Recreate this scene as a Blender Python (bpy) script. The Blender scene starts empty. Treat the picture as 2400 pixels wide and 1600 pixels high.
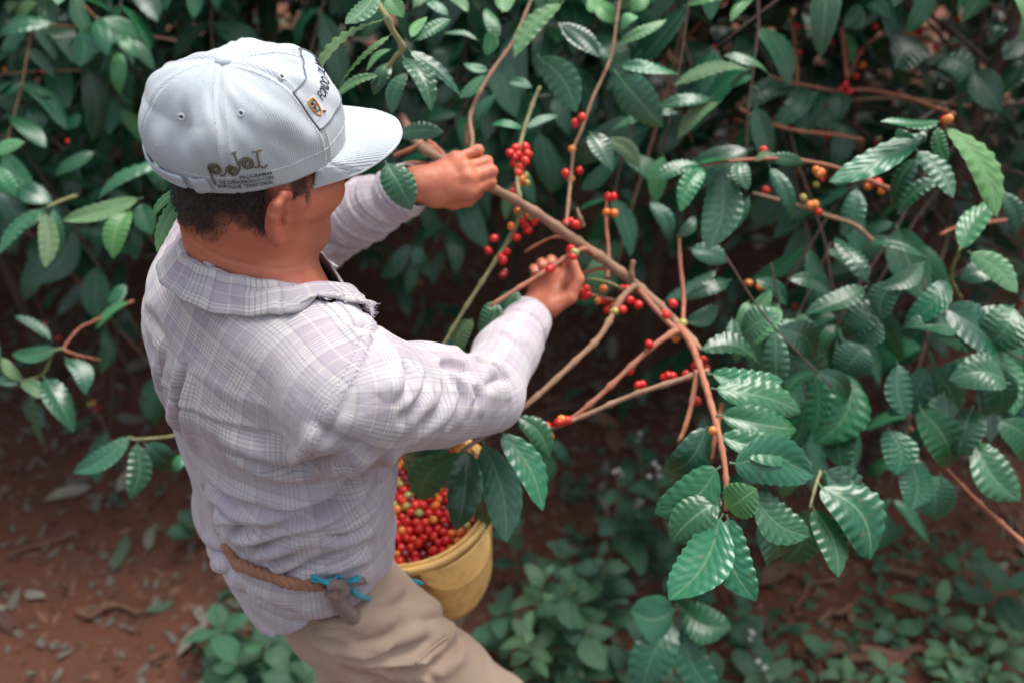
import bpy, math, random
import numpy as np
from mathutils import Vector, Matrix

random.seed(7)
RNG = np.random.default_rng(11)
sc = bpy.context.scene
COL = sc.collection

# ------------------------------------------------------------------ camera
PITCH = math.radians(40.0)
CAM = np.array([0.0, 0.0, 2.15])
FPX = 35.0 / 36.0 * 2400.0
FW = np.array([0, math.cos(PITCH), -math.sin(PITCH)])
UPV = np.array([0, math.sin(PITCH), math.cos(PITCH)])
RT = np.array([1.0, 0, 0])
cd = bpy.data.cameras.new('camera')
cam = bpy.data.objects.new('camera', cd)
COL.objects.link(cam)
cam.location = CAM
cam.rotation_euler = (math.pi / 2 - PITCH, 0, 0)
cd.lens = 35
cd.sensor_width = 36
cd.clip_start = 0.05
cd.clip_end = 200
cd.dof.use_dof = True
cd.dof.focus_distance = 1.1
cd.dof.aperture_fstop = 2.9
sc.camera = cam

# ------------------------------------------------------------------ sky, sun, exposure
w = bpy.data.worlds.new('World')
sc.world = w
w.use_nodes = True
nt = w.node_tree
nt.nodes.clear()
wo = nt.nodes.new('ShaderNodeOutputWorld')
bg = nt.nodes.new('ShaderNodeBackground')
sky = nt.nodes.new('ShaderNodeTexSky')
sky.sky_type = 'NISHITA'
sky.sun_disc = False
SUN_EL, SUN_AZ = math.radians(66), math.radians(35)     # azimuth from +Y towards +X
sky.sun_elevation = SUN_EL
sky.sun_rotation = SUN_AZ
sky.air_density = 0.7
sky.dust_density = 3.0
sky.ozone_density = 0.6
bg.inputs['Strength'].default_value = 0.15
hsv = nt.nodes.new('ShaderNodeHueSaturation')          # thin overcast: the sky's blue is mostly whitened out
hsv.inputs['Saturation'].default_value = 0.42
nt.links.new(sky.outputs[0], hsv.inputs['Color'])
nt.links.new(hsv.outputs[0], bg.inputs[0])
nt.links.new(bg.outputs[0], wo.inputs[0])
sd = bpy.data.lights.new('sun', 'SUN')
sd.energy = 1.5
sd.angle = math.radians(34)
sd.color = (1.0, 0.95, 0.88)
sun = bpy.data.objects.new('sun', sd)
COL.objects.link(sun)
sv = Vector((math.cos(SUN_EL) * math.sin(SUN_AZ), math.cos(SUN_EL) * math.cos(SUN_AZ), math.sin(SUN_EL)))
sun.rotation_euler = sv.to_track_quat('Z', 'Y').to_euler()
sc.view_settings.view_transform = 'Standard'
sc.view_settings.look = 'None'
sc.view_settings.gamma = 1
sc.view_settings.exposure = 1.1
sc.view_settings.use_curve_mapping = False
sc.render.engine = 'CYCLES'
sc.cycles.use_denoising = True
sc.cycles.max_bounces = 8
sc.cycles.transparent_max_bounces = 8
sc.cycles.caustics_reflective = False
sc.cycles.caustics_refractive = False


# ------------------------------------------------------------------ helpers
def P(px, py, d):
    """a point of the place, from its bearing (photo pixels) and its distance along the view"""
    return CAM + d * (FW + RT * (px - 1200) / FPX - UPV * (py - 800) / FPX)


def D(x, y, d):
    return P(x * 1.02041, y * 1.02041, d)


def proj(V):
    R = np.asarray(V) - CAM
    z = R @ FW
    return 1200 + (R @ RT) / z * FPX, 800 - (R @ UPV) / z * FPX, z


def nrm(v):
    v = np.asarray(v, float)
    return v / (np.linalg.norm(v, axis=-1, keepdims=True) + 1e-12)


def mesh(name, V, F, mat=None, uv=None, smooth=True):
    me = bpy.data.meshes.new(name)
    V = np.asarray(V, np.float32)
    if isinstance(F, np.ndarray):
        n, k = F.shape
        me.vertices.add(len(V))
        me.vertices.foreach_set('co', V.ravel())
        me.loops.add(n * k)
        me.loops.foreach_set('vertex_index', F.astype(np.int32).ravel())
        me.polygons.add(n)
        me.polygons.foreach_set('loop_start', np.arange(0, n * k, k, dtype=np.int32))
        me.update(calc_edges=True)
    else:
        me.from_pydata(V.tolist(), [], F)
        me.update()
    if smooth:
        me.polygons.foreach_set('use_smooth', np.ones(len(me.polygons), bool))
    if uv is not None:
        l = me.uv_layers.new(name='UVMap')
        l.data.foreach_set('uv', np.asarray(uv, np.float32).ravel())
    if mat is not None:
        me.materials.append(mat)
    return me


def ob(name, me, parent=None, M=None):
    o = bpy.data.objects.new(name, me)
    COL.objects.link(o)
    if parent is not None:
        o.parent = parent
        o.matrix_parent_inverse = parent['_inv'] if False else Matrix(INV.get(parent.name, Matrix.Identity(4)))
    if M is not None:
        o.matrix_basis = M
    return o


INV = {}


def thing(name, label, cat, loc=(0, 0, 0), group=None):
    e = bpy.data.objects.new(name, None)
    COL.objects.link(e)
    e.location = loc
    e.empty_display_size = 0.05
    INV[e.name] = Matrix.Translation(-Vector(loc))
    tag(e, label, cat, group)
    return e


def tag(o, label=None, cat=None, group=None, kind=None):
    if label:
        o['label'] = label
    if cat:
        o['category'] = cat
    if group:
        o['group'] = group
    if kind:
        o['kind'] = kind
    return o


def catmull(pts, rad, sub=6):
    pts = np.asarray(pts, float)
    rad = np.asarray(rad, float)
    n = len(pts)
    if n < 3:
        t = np.linspace(0, 1, sub + 1)[:, None]
        return pts[0] * (1 - t) + pts[-1] * t, (rad[0] * (1 - t) + rad[-1] * t)[:, 0]
    Q = np.vstack([2 * pts[0] - pts[1], pts, 2 * pts[-1] - pts[-2]])
    out, ro = [], []
    for i in range(n - 1):
        p0, p1, p2, p3 = Q[i:i + 4]
        for j in range(sub):
            t = j / sub
            out.append(0.5 * (2 * p1 + (p2 - p0) * t + (2 * p0 - 5 * p1 + 4 * p2 - p3) * t * t + (3 * p1 - p0 - 3 * p2 + p3) * t ** 3))
            ro.append(rad[i] * (1 - t) + rad[i + 1] * t)
    out.append(pts[-1])
    ro.append(rad[-1])
    return np.array(out), np.array(ro)


def tube_geo(pts, rad, seg=8, sub=6, knots=0.0, kstep=0.045, seed=0):
    """tapered round tube along a smooth path, with swollen nodes every kstep metres"""
    rad = [rad] * len(pts) if np.isscalar(rad) else list(rad)
    if len(rad) == 2 and len(pts) > 2:
        rad = np.linspace(rad[0], rad[1], len(pts))
    p, r = catmull(pts, rad, sub)
    L = np.r_[0, np.cumsum(np.linalg.norm(np.diff(p, axis=0), axis=1))]
    if knots:
        m = max(len(p), int(L[-1] / 0.007))
        q = np.linspace(0, L[-1], m)
        p = np.stack([np.interp(q, L, p[:, i]) for i in range(3)], 1)
        r = np.interp(q, L, r)
        ph = (q / kstep + seed * .37) % 1
        r = r * (1 + knots * np.exp(-((ph - .5) / .09) ** 2)) * (1 + .06 * np.sin(q * 150 + seed))
    T = nrm(np.gradient(p, axis=0))
    up = np.array([0, 0, 1.0]) if abs(T[0][2]) < .9 else np.array([1.0, 0, 0])
    N = nrm(np.cross(T[0], up))
    V, F = [], []
    for i in range(len(p)):
        N = nrm(N - T[i] * (N @ T[i]))
        B = np.cross(T[i], N)
        for s in range(seg):
            a = 2 * math.pi * s / seg
            V.append(p[i] + r[i] * (math.cos(a) * N + math.sin(a) * B))
    for i in range(len(p) - 1):
        for s in range(seg):
            a, b = i * seg + s, i * seg + (s + 1) % seg
            F.append((a, b, b + seg, a + seg))
    F.append(tuple(range(seg))[::-1])
    k = (len(p) - 1) * seg
    F.append(tuple(range(k, k + seg)))
    return V, F


class Geo:
    def __init__(self):
        self.V, self.F = [], []

    def add(self, V, F):
        n = len(self.V)
        self.V.extend([tuple(v) for v in V])
        self.F.extend([tuple(i + n for i in f) for f in F])
        return self

    def tube(self, pts, rad, **k):
        return self.add(*tube_geo(pts, rad, **k))

    def build(self, name, mat, parent=None, smooth=True):
        return ob(name, mesh(name, np.array(self.V), self.F, mat, smooth=smooth), parent)


# ------------------------------------------------------------------ implicit surfaces
def rcone(a, b, ra, rb):
    a, b = np.asarray(a, float), np.asarray(b, float)
    ab = b - a
    L2 = ab @ ab + 1e-12

    def f(p):
        t = np.clip(((p - a) @ ab) / L2, 0, 1)
        q = p - a - t[:, None] * ab
        return np.sqrt((q * q).sum(1)) - (ra + (rb - ra) * t)
    r = max(ra, rb)
    return f, np.minimum(a, b) - r, np.maximum(a, b) + r


def ellip(c, ax, rad):
    c, ax, rad = np.asarray(c, float), np.asarray(ax, float), np.asarray(rad, float)

    def f(p):
        q = ((p - c) @ ax.T) / rad
        k0 = np.sqrt((q * q).sum(1)) + 1e-9
        k1 = np.sqrt(((q / rad) ** 2).sum(1)) + 1e-9
        return k0 * (k0 - 1) / k1
    r = rad.max()
    return f, c - r, c + r


def smin(a, b, k):
    h = np.clip(.5 + .5 * (b - a) / k, 0, 1)
    return b + (a - b) * h - k * h * (1 - h)


class Sdf:
    def __init__(self):
        self.p = []

    def add(self, prim, k=.02, op='u'):
        f, lo, hi = prim
        self.p.append((f, np.asarray(lo), np.asarray(hi), k, op))

    def eval(self, X, lo=None, hi=None):
        d = np.full(len(X), 1e3)
        hit = False
        for f, l, h, k, op in self.p:
            if lo is not None and (np.any(l - k - .02 > hi) or np.any(h + k + .02 < lo)):
                continue
            v = f(X)
            if op == 'u':
                d = smin(d, v, k) if hit else np.minimum(d, v)
                hit = True
            elif hit:
                d = -smin(-d, v, k)
        return d if hit else None

    def grad(self, X, e=.002):
        g = np.zeros_like(X)
        for i in range(3):
            o = np.zeros(3)
            o[i] = e
            g[:, i] = self.eval(X + o) - self.eval(X - o)
        return nrm(g)

    def mesh(self, h, N=20):
        lo = np.min([p[1] for p in self.p if p[4] == 'u'], 0) - .03
        hi = np.max([p[2] for p in self.p if p[4] == 'u'], 0) + .03
        cs = N * h
        n = np.ceil((hi - lo) / cs).astype(int)
        G = np.stack(np.meshgrid(*[np.arange(k) for k in n], indexing='ij'), -1).reshape(-1, 3)
        dc = self.eval(lo + (G + .5) * cs)
        G = G[np.abs(dc) < cs * 1.5 + .02]
        S = n * N + 8
        ids, pos, quads = [], [], []
        ar = np.arange(N + 1)
        L = np.stack(np.meshgrid(ar, ar, ar, indexing='ij'), -1).reshape(-1, 3)
        for g in G:
            base = g * N
            X = lo + (base + L) * h
            d = self.eval(X, X[0], X[-1])
            if d is None or d.min() > 0 or d.max() < 0:
                continue
            d = d.reshape(N + 1, N + 1, N + 1)
            s = d < 0
            acc = np.zeros((N, N, N, 3))
            cnt = np.zeros((N, N, N))
            for ax in range(3):
                o1, o2 = [a for a in range(3) if a != ax]
                sl0 = [slice(None)] * 3
                sl1 = [slice(None)] * 3
                sl0[ax] = slice(0, N)
                sl1[ax] = slice(1, N + 1)
                d0, d1 = d[tuple(sl0)], d[tuple(sl1)]
                cr = (d0 < 0) != (d1 < 0)
                t = np.where(cr, d0 / np.where(d0 == d1, 1, d0 - d1), 0)
                for a in (0, 1):
                    for b in (0, 1):
                        q = [slice(None)] * 3
                        q[o1] = slice(a, a + N)
                        q[o2] = slice(b, b + N)
                        c = cr[tuple(q)]
                        acc[..., ax] += np.where(c, t[tuple(q)], 0)
                        acc[..., o1] += np.where(c, a, 0)
                        acc[..., o2] += np.where(c, b, 0)
                        cnt += c
                # quads for the edges this block owns
                q = [slice(0, N)] * 3
                idx = np.argwhere(cr[tuple(q)])
                if len(idx):
                    gi = idx + base + 1
                    neg = s[tuple(sl0)][tuple(q)][cr[tuple(q)]]

                    def cid(da, db):
                        c = gi.copy()
                        c[:, o1] += da
                        c[:, o2] += db
                        return (c[:, 0] * S[1] + c[:, 1]) * S[2] + c[:, 2]
                    qd = np.stack([cid(-1, -1), cid(0, -1), cid(0, 0), cid(-1, 0)], 1)
                    if ax == 1:
                        neg = ~neg
                    qd[~neg] = qd[~neg][:, ::-1]
                    quads.append(qd)
            c = np.argwhere(cnt > 0)
            ci = c + base + 1
            ids.append((ci[:, 0] * S[1] + ci[:, 1]) * S[2] + ci[:, 2])
            v = acc[tuple(c.T)] / cnt[tuple(c.T)][:, None]
            pos.append(lo + (c + base + v) * h)
        ids = np.concatenate(ids)
        pos = np.concatenate(pos)
        q = np.concatenate(quads)
        u, first = np.unique(ids, return_index=True)
        j = np.clip(np.searchsorted(u, q), 0, len(u) - 1)
        ok = (u[j] == q).all(1)
        return pos[first], j[ok]


def vnormals(V, F):
    n = np.zeros_like(V)
    a = np.cross(V[F[:, 2]] - V[F[:, 0]], V[F[:, 3]] - V[F[:, 1]])
    for i in range(4):
        np.add.at(n, F[:, i], a)
    return nrm(n)


def compact(V, F, keep):
    F = F[keep]
    u, inv = np.unique(F, return_inverse=True)
    return V[u], inv.reshape(F.shape), u


def boundary(F):
    e = np.concatenate([F[:, [0, 1]], F[:, [1, 2]], F[:, [2, 3]], F[:, [3, 0]]])
    e.sort(axis=1)
    u, c = np.unique(e, axis=0, return_counts=True)
    return np.unique(u[c == 1])


def smooth_v(V, F, it=1, w=.5, mask=None):
    e = np.concatenate([F[:, [0, 1]], F[:, [1, 2]], F[:, [2, 3]], F[:, [3, 0]]])
    for _ in range(it):
        s = np.zeros_like(V)
        c = np.zeros(len(V))
        for a, b in ((0, 1), (1, 0)):
            np.add.at(s, e[:, a], V[e[:, b]])
            np.add.at(c, e[:, a], 1)
        T = V + w * (s / np.maximum(c, 1)[:, None] - V)
        V = np.where(mask[:, None], T, V) if mask is not None else T
    return V


def seg_dist(X, line):
    """distance from points to a polyline, and the parameter 0..1 along it"""
    best = np.full(len(X), 9.0)
    par = np.zeros(len(X))
    L = np.r_[0, np.cumsum(np.linalg.norm(np.diff(line, axis=0), axis=1))]
    for i in range(len(line) - 1):
        a, b = line[i], line[i + 1]
        ab = b - a
        t = np.clip((X - a) @ ab / (ab @ ab + 1e-12), 0, 1)
        d = np.linalg.norm(X - a - t[:, None] * ab, axis=1)
        m = d < best
        best[m] = d[m]
        par[m] = (L[i] + t[m] * (L[i + 1] - L[i])) / max(L[-1], 1e-9)
    return best, par


def noise1(x, seed=0):
    r = np.random.default_rng(seed)
    s = 0
    for k in range(5):
        s = s + np.sin(x * (1.3 + k * 1.7 + r.random()) + r.random() * 6.28) / (1 + k * .6)
    return s / 2.2


def noise3(X, f, seed=0, n=14):
    r = np.random.default_rng(seed)
    s = np.zeros(len(X))
    for k in range(n):
        d = nrm(r.normal(size=3)) * f * (0.6 + r.random() * 1.2)
        s += np.sin(X @ d + r.random() * 6.28)
    return s / math.sqrt(n) * 1.1
# ------------------------------------------------------------------ materials
def mat(name):
    m = bpy.data.materials.new(name)
    m.use_nodes = True
    t = m.node_tree
    b = t.nodes['Principled BSDF']
    return m, t, b


def N(t, typ, **kw):
    n = t.nodes.new('ShaderNode' + typ)
    for k, v in kw.items():
        if k.startswith('i_'):
            key = k[2:]
            n.inputs[int(key) if key.isdigit() else key.replace('_', ' ')].default_value = v
        else:
            setattr(n, k, v)
    return n


def math_(t, op, a, b=None, clamp=False):
    n = t.nodes.new('ShaderNodeMath')
    n.operation = op
    n.use_clamp = clamp
    for i, v in enumerate((a, b)):
        if v is None:
            continue
        if isinstance(v, (int, float)):
            n.inputs[i].default_value = v
        else:
            t.links.new(v, n.inputs[i])
    return n.outputs[0]


def mix(t, fac, a, b, blend='MIX'):
    n = t.nodes.new('ShaderNodeMix')
    n.data_type = 'RGBA'
    n.blend_type = blend
    for i, v in ((0, fac), (6, a), (7, b)):
        if isinstance(v, (int, float)):
            n.inputs[i].default_value = v
        elif isinstance(v, tuple):
            n.inputs[i].default_value = v if len(v) == 4 else (*v, 1)
        else:
            t.links.new(v, n.inputs[i])
    return n.outputs[2]


def ramp(t, fac, stops, interp='LINEAR'):
    n = t.nodes.new('ShaderNodeValToRGB')
    n.color_ramp.interpolation = interp
    e = n.color_ramp.elements
    while len(e) < len(stops):
        e.new(0.5)
    for el, (p, c) in zip(e, stops):
        el.position = p
        el.color = (*c, 1) if len(c) == 3 else c
    t.links.new(fac, n.inputs[0])
    return n.outputs[0]


def noise(t, scale, detail=4, vec=None, rough=.55, out=0):
    n = t.nodes.new('ShaderNodeTexNoise')
    n.inputs['Scale'].default_value = scale
    n.inputs['Detail'].default_value = detail
    n.inputs['Roughness'].default_value = rough
    if vec is not None:
        t.links.new(vec, n.inputs['Vector'])
    return n.outputs[out]


def bump(t, b, h, strength=.3, dist=.002, prev=None):
    n = t.nodes.new('ShaderNodeBump')
    n.inputs['Strength'].default_value = strength
    n.inputs['Distance'].default_value = dist
    t.links.new(h, n.inputs['Height'])
    if prev is not None:
        t.links.new(prev, n.inputs['Normal'])
    t.links.new(n.outputs[0], b.inputs['Normal'])
    return n.outputs[0]


def objcoord(t):
    return t.nodes.new('ShaderNodeTexCoord').outputs['Object']


def lin(r, g, b):
    f = lambda c: (c / 255 / 12.92) if c / 255 <= .04045 else ((c / 255 + .055) / 1.055) ** 2.4
    return f(r), f(g), f(b)


M = {}


def leaf_mat(name, top, under, vein, rough=.3, trans=.25, spots=0.0, spec=.5, rim=None):
    m, t, b = mat(name)
    uv = N(t, 'UVMap', uv_map='UVMap').outputs[0]
    sep = N(t, 'SeparateXYZ')
    t.links.new(uv, sep.inputs[0])
    u, v = sep.outputs[0], sep.outputs[1]
    au = math_(t, 'ABSOLUTE', u)
    oi = N(t, 'ObjectInfo')
    rnd = oi.outputs['Random']
    # lateral veins: chevrons sweeping to the tip
    ph = math_(t, 'SUBTRACT', math_(t, 'MULTIPLY', v, 8.0), math_(t, 'MULTIPLY', au, 2.3))
    s = math_(t, 'SINE', math_(t, 'MULTIPLY', ph, 6.2832))
    pil = math_(t, 'MULTIPLY', math_(t, 'ADD', s, 1.0), .5)
    pil = math_(t, 'POWER', pil, .55)
    vline = math_(t, 'GREATER_THAN', .18, pil)
    mid = math_(t, 'SUBTRACT', 1.0, math_(t, 'DIVIDE', au, .075), True)
    mid = math_(t, 'MINIMUM', math_(t, 'MULTIPLY', mid, 1.6), 1.0)
    co = objcoord(t)
    big = noise(t, 9, 3, co)
    fine = noise(t, 60, 3, co)
    hsv = N(t, 'HueSaturation')
    hsv.inputs['Color'].default_value = (*top, 1)
    t.links.new(math_(t, 'ADD', .478, math_(t, 'MULTIPLY', rnd, .045)), hsv.inputs['Hue'])
    r2 = math_(t, 'FRACT', math_(t, 'MULTIPLY', rnd, 7.31))
    t.links.new(math_(t, 'ADD', .62, math_(t, 'MULTIPLY', r2, .85)), hsv.inputs['Value'])
    r3 = math_(t, 'FRACT', math_(t, 'MULTIPLY', rnd, 17.77))
    t.links.new(math_(t, 'ADD', .75, math_(t, 'MULTIPLY', r3, .3)), hsv.inputs['Saturation'])
    c = mix(t, math_(t, 'MULTIPLY', big, .5), hsv.outputs[0], tuple(x * .6 for x in top))
    c = mix(t, math_(t, 'MULTIPLY', vline, .18), c, vein)
    c = mix(t, math_(t, 'MULTIPLY', mid, .65), c, vein)
    if spots:
        sp = math_(t, 'GREATER_THAN', noise(t, 14, 4, co), .64)
        few = math_(t, 'GREATER_THAN', r3, .72)
        c = mix(t, math_(t, 'MULTIPLY', math_(t, 'MULTIPLY', sp, few), spots * 1.6), c, (.20, .13, .035))
    edge = math_(t, 'MULTIPLY', math_(t, 'SUBTRACT', au, .9, True), 5.0)
    c = mix(t, edge, c, rim or tuple(min(1, x * 1.8 + .02) for x in top))
    geo = N(t, 'NewGeometry')
    cu = mix(t, math_(t, 'MULTIPLY', mid, .5), under, vein)
    cu = mix(t, math_(t, 'MULTIPLY', vline, .2), cu, vein)
    c = mix(t, geo.outputs['Backfacing'], c, cu)
    t.links.new(c, b.inputs['Base Color'])
    rr = math_(t, 'ADD', rough, math_(t, 'MULTIPLY', fine, .14))
    rr = math_(t, 'ADD', rr, math_(t, 'MULTIPLY', geo.outputs['Backfacing'], .25))
    t.links.new(rr, b.inputs['Roughness'])
    b.inputs['Specular IOR Level'].default_value = spec
    h = math_(t, 'SUBTRACT', pil, math_(t, 'MULTIPLY', mid, 1.2))
    h = math_(t, 'ADD', h, math_(t, 'MULTIPLY', fine, .35))
    bump(t, b, h, .30, .0016)
    for nd in t.nodes:
        if nd.type == 'BUMP':
            t.links.new(math_(t, 'ADD', .07, math_(t, 'MULTIPLY', r2, .26)), nd.inputs['Strength'])
    if rough < .35:
        b.inputs['Coat Weight'].default_value = .1          # waxy cuticle
        b.inputs['Coat Roughness'].default_value = .2
    tr = N(t, 'BsdfTranslucent')
    t.links.new(mix(t, .5, c, (top[0] * 2.2 + .02, top[1] * 2.0 + .02, top[2] * .9)), tr.inputs[0])
    ms = N(t, 'MixShader', i_0=trans)
    t.links.new(b.outputs[0], ms.inputs[1])
    t.links.new(tr.outputs[0], ms.inputs[2])
    t.links.new(ms.outputs[0], t.nodes['Material Output'].inputs[0])
    M[name] = m
    return m


leaf_mat('leaf_dark', (.008, .098, .038), (.075, .16, .085), (.10, .20, .11), .23, .10, spots=.15, spec=.65)
leaf_mat('leaf_mid', (.016, .145, .055), (.10, .20, .10), (.15, .28, .14), .23, .15, spots=.2, spec=.65)
leaf_mat('leaf_light', (.075, .27, .085), (.16, .29, .14), (.25, .40, .20), .34, .28)
leaf_mat('leaf_pale', (.12, .25, .095), (.16, .26, .13), (.24, .35, .2), .5, .25, spec=.35)
leaf_mat('weed_green', (.055, .16, .085), (.10, .2, .11), (.13, .26, .14), .5, .25, spec=.35)
leaf_mat('weed_light', (.11, .25, .12), (.15, .28, .14), (.22, .38, .2), .5, .3, spec=.35)
leaf_mat('litter_brown', (.17, .082, .050), (.20, .12, .08), (.24, .14, .09), .65, .05, spots=.4, spec=.25)
leaf_mat('litter_grey', (.24, .22, .17), (.26, .24, .19), (.28, .26, .21), .7, .05, spots=.3, spec=.25)
leaf_mat('litter_green', (.09, .14, .085), (.14, .18, .12), (.17, .21, .14), .6, .1, spots=.4, spec=.3)
leaf_mat('far_wall_yellow', (.55, .25, .03), (.5, .25, .04), (.6, .33, .08), .45, .3, spots=.3)  # yellow of the bucket's far wall, put on leaf shapes


def bark(name, c1, c2, sc_=1.0):
    m, t, b = mat(name)
    co = objcoord(t)
    n1 = noise(t, 45 * sc_, 5, co)
    n2 = noise(t, 9 * sc_, 3, co)
    c = mix(t, n1, c1, c2)
    c = mix(t, math_(t, 'MULTIPLY', math_(t, 'GREATER_THAN', n2, .56), .3), c, tuple(x * 1.45 for x in c2))
    t.links.new(c, b.inputs['Base Color'])
    b.inputs['Roughness'].default_value = .72
    n3 = noise(t, 160 * sc_, 4, co)
    p = bump(t, b, n1, .8, .003)
    bump(t, b, n3, .6, .0012, p)
    M[name] = m


bark('bark', (.20, .105, .062), (.33, .19, .115))
bark('bark_red', (.27, .088, .048), (.38, .15, .085))
bark('bark_green', (.14, .17, .07), (.27, .24, .11))
bark('bark_dark', (.05, .032, .022), (.11, .07, .048))
bark('wood_litter', (.10, .045, .026), (.21, .10, .06))


def cherry_mat(name, c1, c2, rough=.22):
    m, t, b = mat(name)
    oi = N(t, 'ObjectInfo')
    n = noise(t, 90, 2, objcoord(t))
    c = mix(t, oi.outputs['Random'], c1, c2)
    c = mix(t, math_(t, 'MULTIPLY', n, .35), c, tuple(x * .6 for x in c1))
    t.links.new(c, b.inputs['Base Color'])
    b.inputs['Roughness'].default_value = rough
    b.inputs['Subsurface Weight'].default_value = .08
    b.inputs['Subsurface Radius'].default_value = (.004, .001, .0008)
    M[name] = m


cherry_mat('cherry_red', (.62, .012, .016), (.68, .045, .025))
cherry_mat('cherry_orange', (.72, .15, .025), (.76, .30, .07))
cherry_mat('cherry_dark', (.14, .008, .012), (.26, .012, .02))
cherry_mat('cherry_green', (.40, .34, .08), (.28, .34, .12))

# skin
m, t, b = mat('skin')
co = objcoord(t)
n1 = noise(t, 22, 4, co)
n2 = noise(t, 420, 3, co)
c = mix(t, n1, (.61, .205, .112), (.43, .125, .07))
att = N(t, 'Attribute', attribute_name='tint')
sa = N(t, 'SeparateColor')
t.links.new(att.outputs['Color'], sa.inputs[0])
c = mix(t, math_(t, 'MULTIPLY', sa.outputs[0], math_(t, 'ADD', .75, math_(t, 'MULTIPLY', n2, .4)), True), c, (.020, .014, .012))
c = mix(t, math_(t, 'MULTIPLY', sa.outputs[1], .55), c, (.42, .085, .06))
c = mix(t, math_(t, 'MULTIPLY', sa.outputs[2], .8), c, (.62, .33, .24))
t.links.new(c, b.inputs['Base Color'])
b.inputs['Roughness'].default_value = .47
b.inputs['Specular IOR Level'].default_value = .4
b.inputs['Subsurface Weight'].default_value = .12
b.inputs['Subsurface Radius'].default_value = (.006, .002, .001)
vo = N(t, 'TexVoronoi', i_Scale=520)
t.links.new(co, vo.inputs['Vector'])
p = bump(t, b, vo.outputs[0], .35, .0006)
bump(t, b, n2, .3, .0008, p)
M['skin'] = m

m, t, b = mat('hair')
b.inputs['Base Color'].default_value = (.014, .010, .009, 1)
b.inputs['Roughness'].default_value = .5
M['hair'] = m

# eye
m, t, b = mat('eye')
b.inputs['Base Color'].default_value = (.7, .66, .6, 1)
b.inputs['Roughness'].default_value = .1
M['eye'] = m
m, t, b = mat('iris')
b.inputs['Base Color'].default_value = (.03, .015, .008, 1)
b.inputs['Roughness'].default_value = .1
M['iris'] = m


# plaid cotton
def plaid(name, per=.054, dirt=.5, sat=1.0):
    m, t, b = mat(name)
    uv = N(t, 'UVMap', uv_map='UVMap').outputs[0]
    sep = N(t, 'SeparateXYZ')
    wob = noise(t, 30, 2, objcoord(t), out=1)
    t.links.new(uv, sep.inputs[0])
    lav, whi = lin(176, 166, 176), lin(208, 205, 201)
    gry, crm = lin(138, 136, 144), lin(212, 208, 196)

    def stops():
        s = [(0, lav), (.175, lav), (.18, crm), (.205, crm), (.21, lav), (.41, lav), (.415, gry), (.435, gry), (.44, whi)]
        for k in range(4):
            p = .485 + k * .085
            s += [(p, whi), (p + .004, gry), (p + .022, gry), (p + .026, whi)]
        s += [(.86, whi), (.9, crm), (.93, gry), (.95, gry), (.955, lav)]
        return s
    fu = math_(t, 'FRACT', math_(t, 'DIVIDE', sep.outputs[0], per))
    fv = math_(t, 'FRACT', math_(t, 'DIVIDE', sep.outputs[1], per))
    a = ramp(t, fu, stops())
    bb = ramp(t, fv, stops())
    c = mix(t, .5, a, bb)
    cm = mix(t, 1.0, a, bb, 'MULTIPLY')
    c = mix(t, .35, c, cm)
    co = objcoord(t)
    d1 = noise(t, 5.5, 4, co)
    d2 = noise(t, 14, 5, co)
    pk = ramp(t, d1, [(.42, (0, 0, 0)), (.68, (1, 1, 1))])
    c = mix(t, math_(t, 'MULTIPLY', pk, .36 * dirt), c, lin(205, 165, 190))
    br = ramp(t, d2, [(.52, (0, 0, 0)), (.75, (1, 1, 1))])
    c = mix(t, math_(t, 'MULTIPLY', br, .3 * dirt), c, lin(165, 145, 138))
    fade = ramp(t, noise(t, 10, 3, co), [(.35, (0, 0, 0)), (.7, (1, 1, 1))])
    c = mix(t, math_(t, 'MULTIPLY', fade, .4), c, lin(200, 194, 200))
    wa = N(t, 'Attribute', attribute_name='wash')
    c = mix(t, math_(t, 'MULTIPLY', wa.outputs['Fac'], .36), c, mix(t, noise(t, 6, 3, co), lin(182, 168, 186), lin(200, 194, 196)))
    t.links.new(c, b.inputs['Base Color'])
    b.inputs['Roughness'].default_value = .9
    b.inputs['Specular IOR Level'].default_value = .15
    b.inputs['Sheen Weight'].default_value = .25
    b.inputs['Sheen Roughness'].default_value = .5
    # weave and small creases
    wv = N(t, 'TexVoronoi', i_Scale=900)
    t.links.new(uv, wv.inputs['Vector'])
    p = bump(t, b, wv.outputs[0], .25, .0006)
    mp = N(t, 'Mapping')
    mp.inputs['Scale'].default_value = (1, 1, 2.2)
    t.links.new(co, mp.inputs[0])
    cr = noise(t, 42, 3, mp.outputs[0], .5)
    bump(t, b, cr, .35, .004, p)
    M[name] = m


plaid('shirt_plaid')


def cloth(name, c1, c2, scale=14, weave=700, rough=.9, bstr=.3):
    m, t, b = mat(name)
    co = objcoord(t)
    n1 = noise(t, scale, 5, co)
    c = mix(t, n1, c1, c2)
    t.links.new(c, b.inputs['Base Color'])
    b.inputs['Roughness'].default_value = rough
    b.inputs['Specular IOR Level'].default_value = .15
    b.inputs['Sheen Weight'].default_value = .2
    n2 = noise(t, weave, 2, co)
    p = bump(t, b, n2, bstr, .0008)
    bump(t, b, noise(t, 34, 3, co), .3, .004, p)
    M[name] = m
    return m, t, b


cloth('trouser_khaki', lin(192, 167, 145), lin(168, 144, 125), 9)
cloth('under_shirt', (.3, .09, .09), (.2, .07, .07))
cloth('frayed_cotton', lin(214, 196, 212), lin(190, 170, 192), 40)
cloth('boot_rubber', (.02, .02, .02), (.05, .045, .04), rough=.6)
cloth('rope_fibre', lin(176, 128, 100), lin(128, 88, 68), 60, 300)
cloth('rope_grey', lin(150, 128, 118), lin(110, 92, 86), 60, 300)
cloth('cord_blue', lin(20, 140, 165), lin(60, 170, 185), 60, 300, .6)
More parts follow.
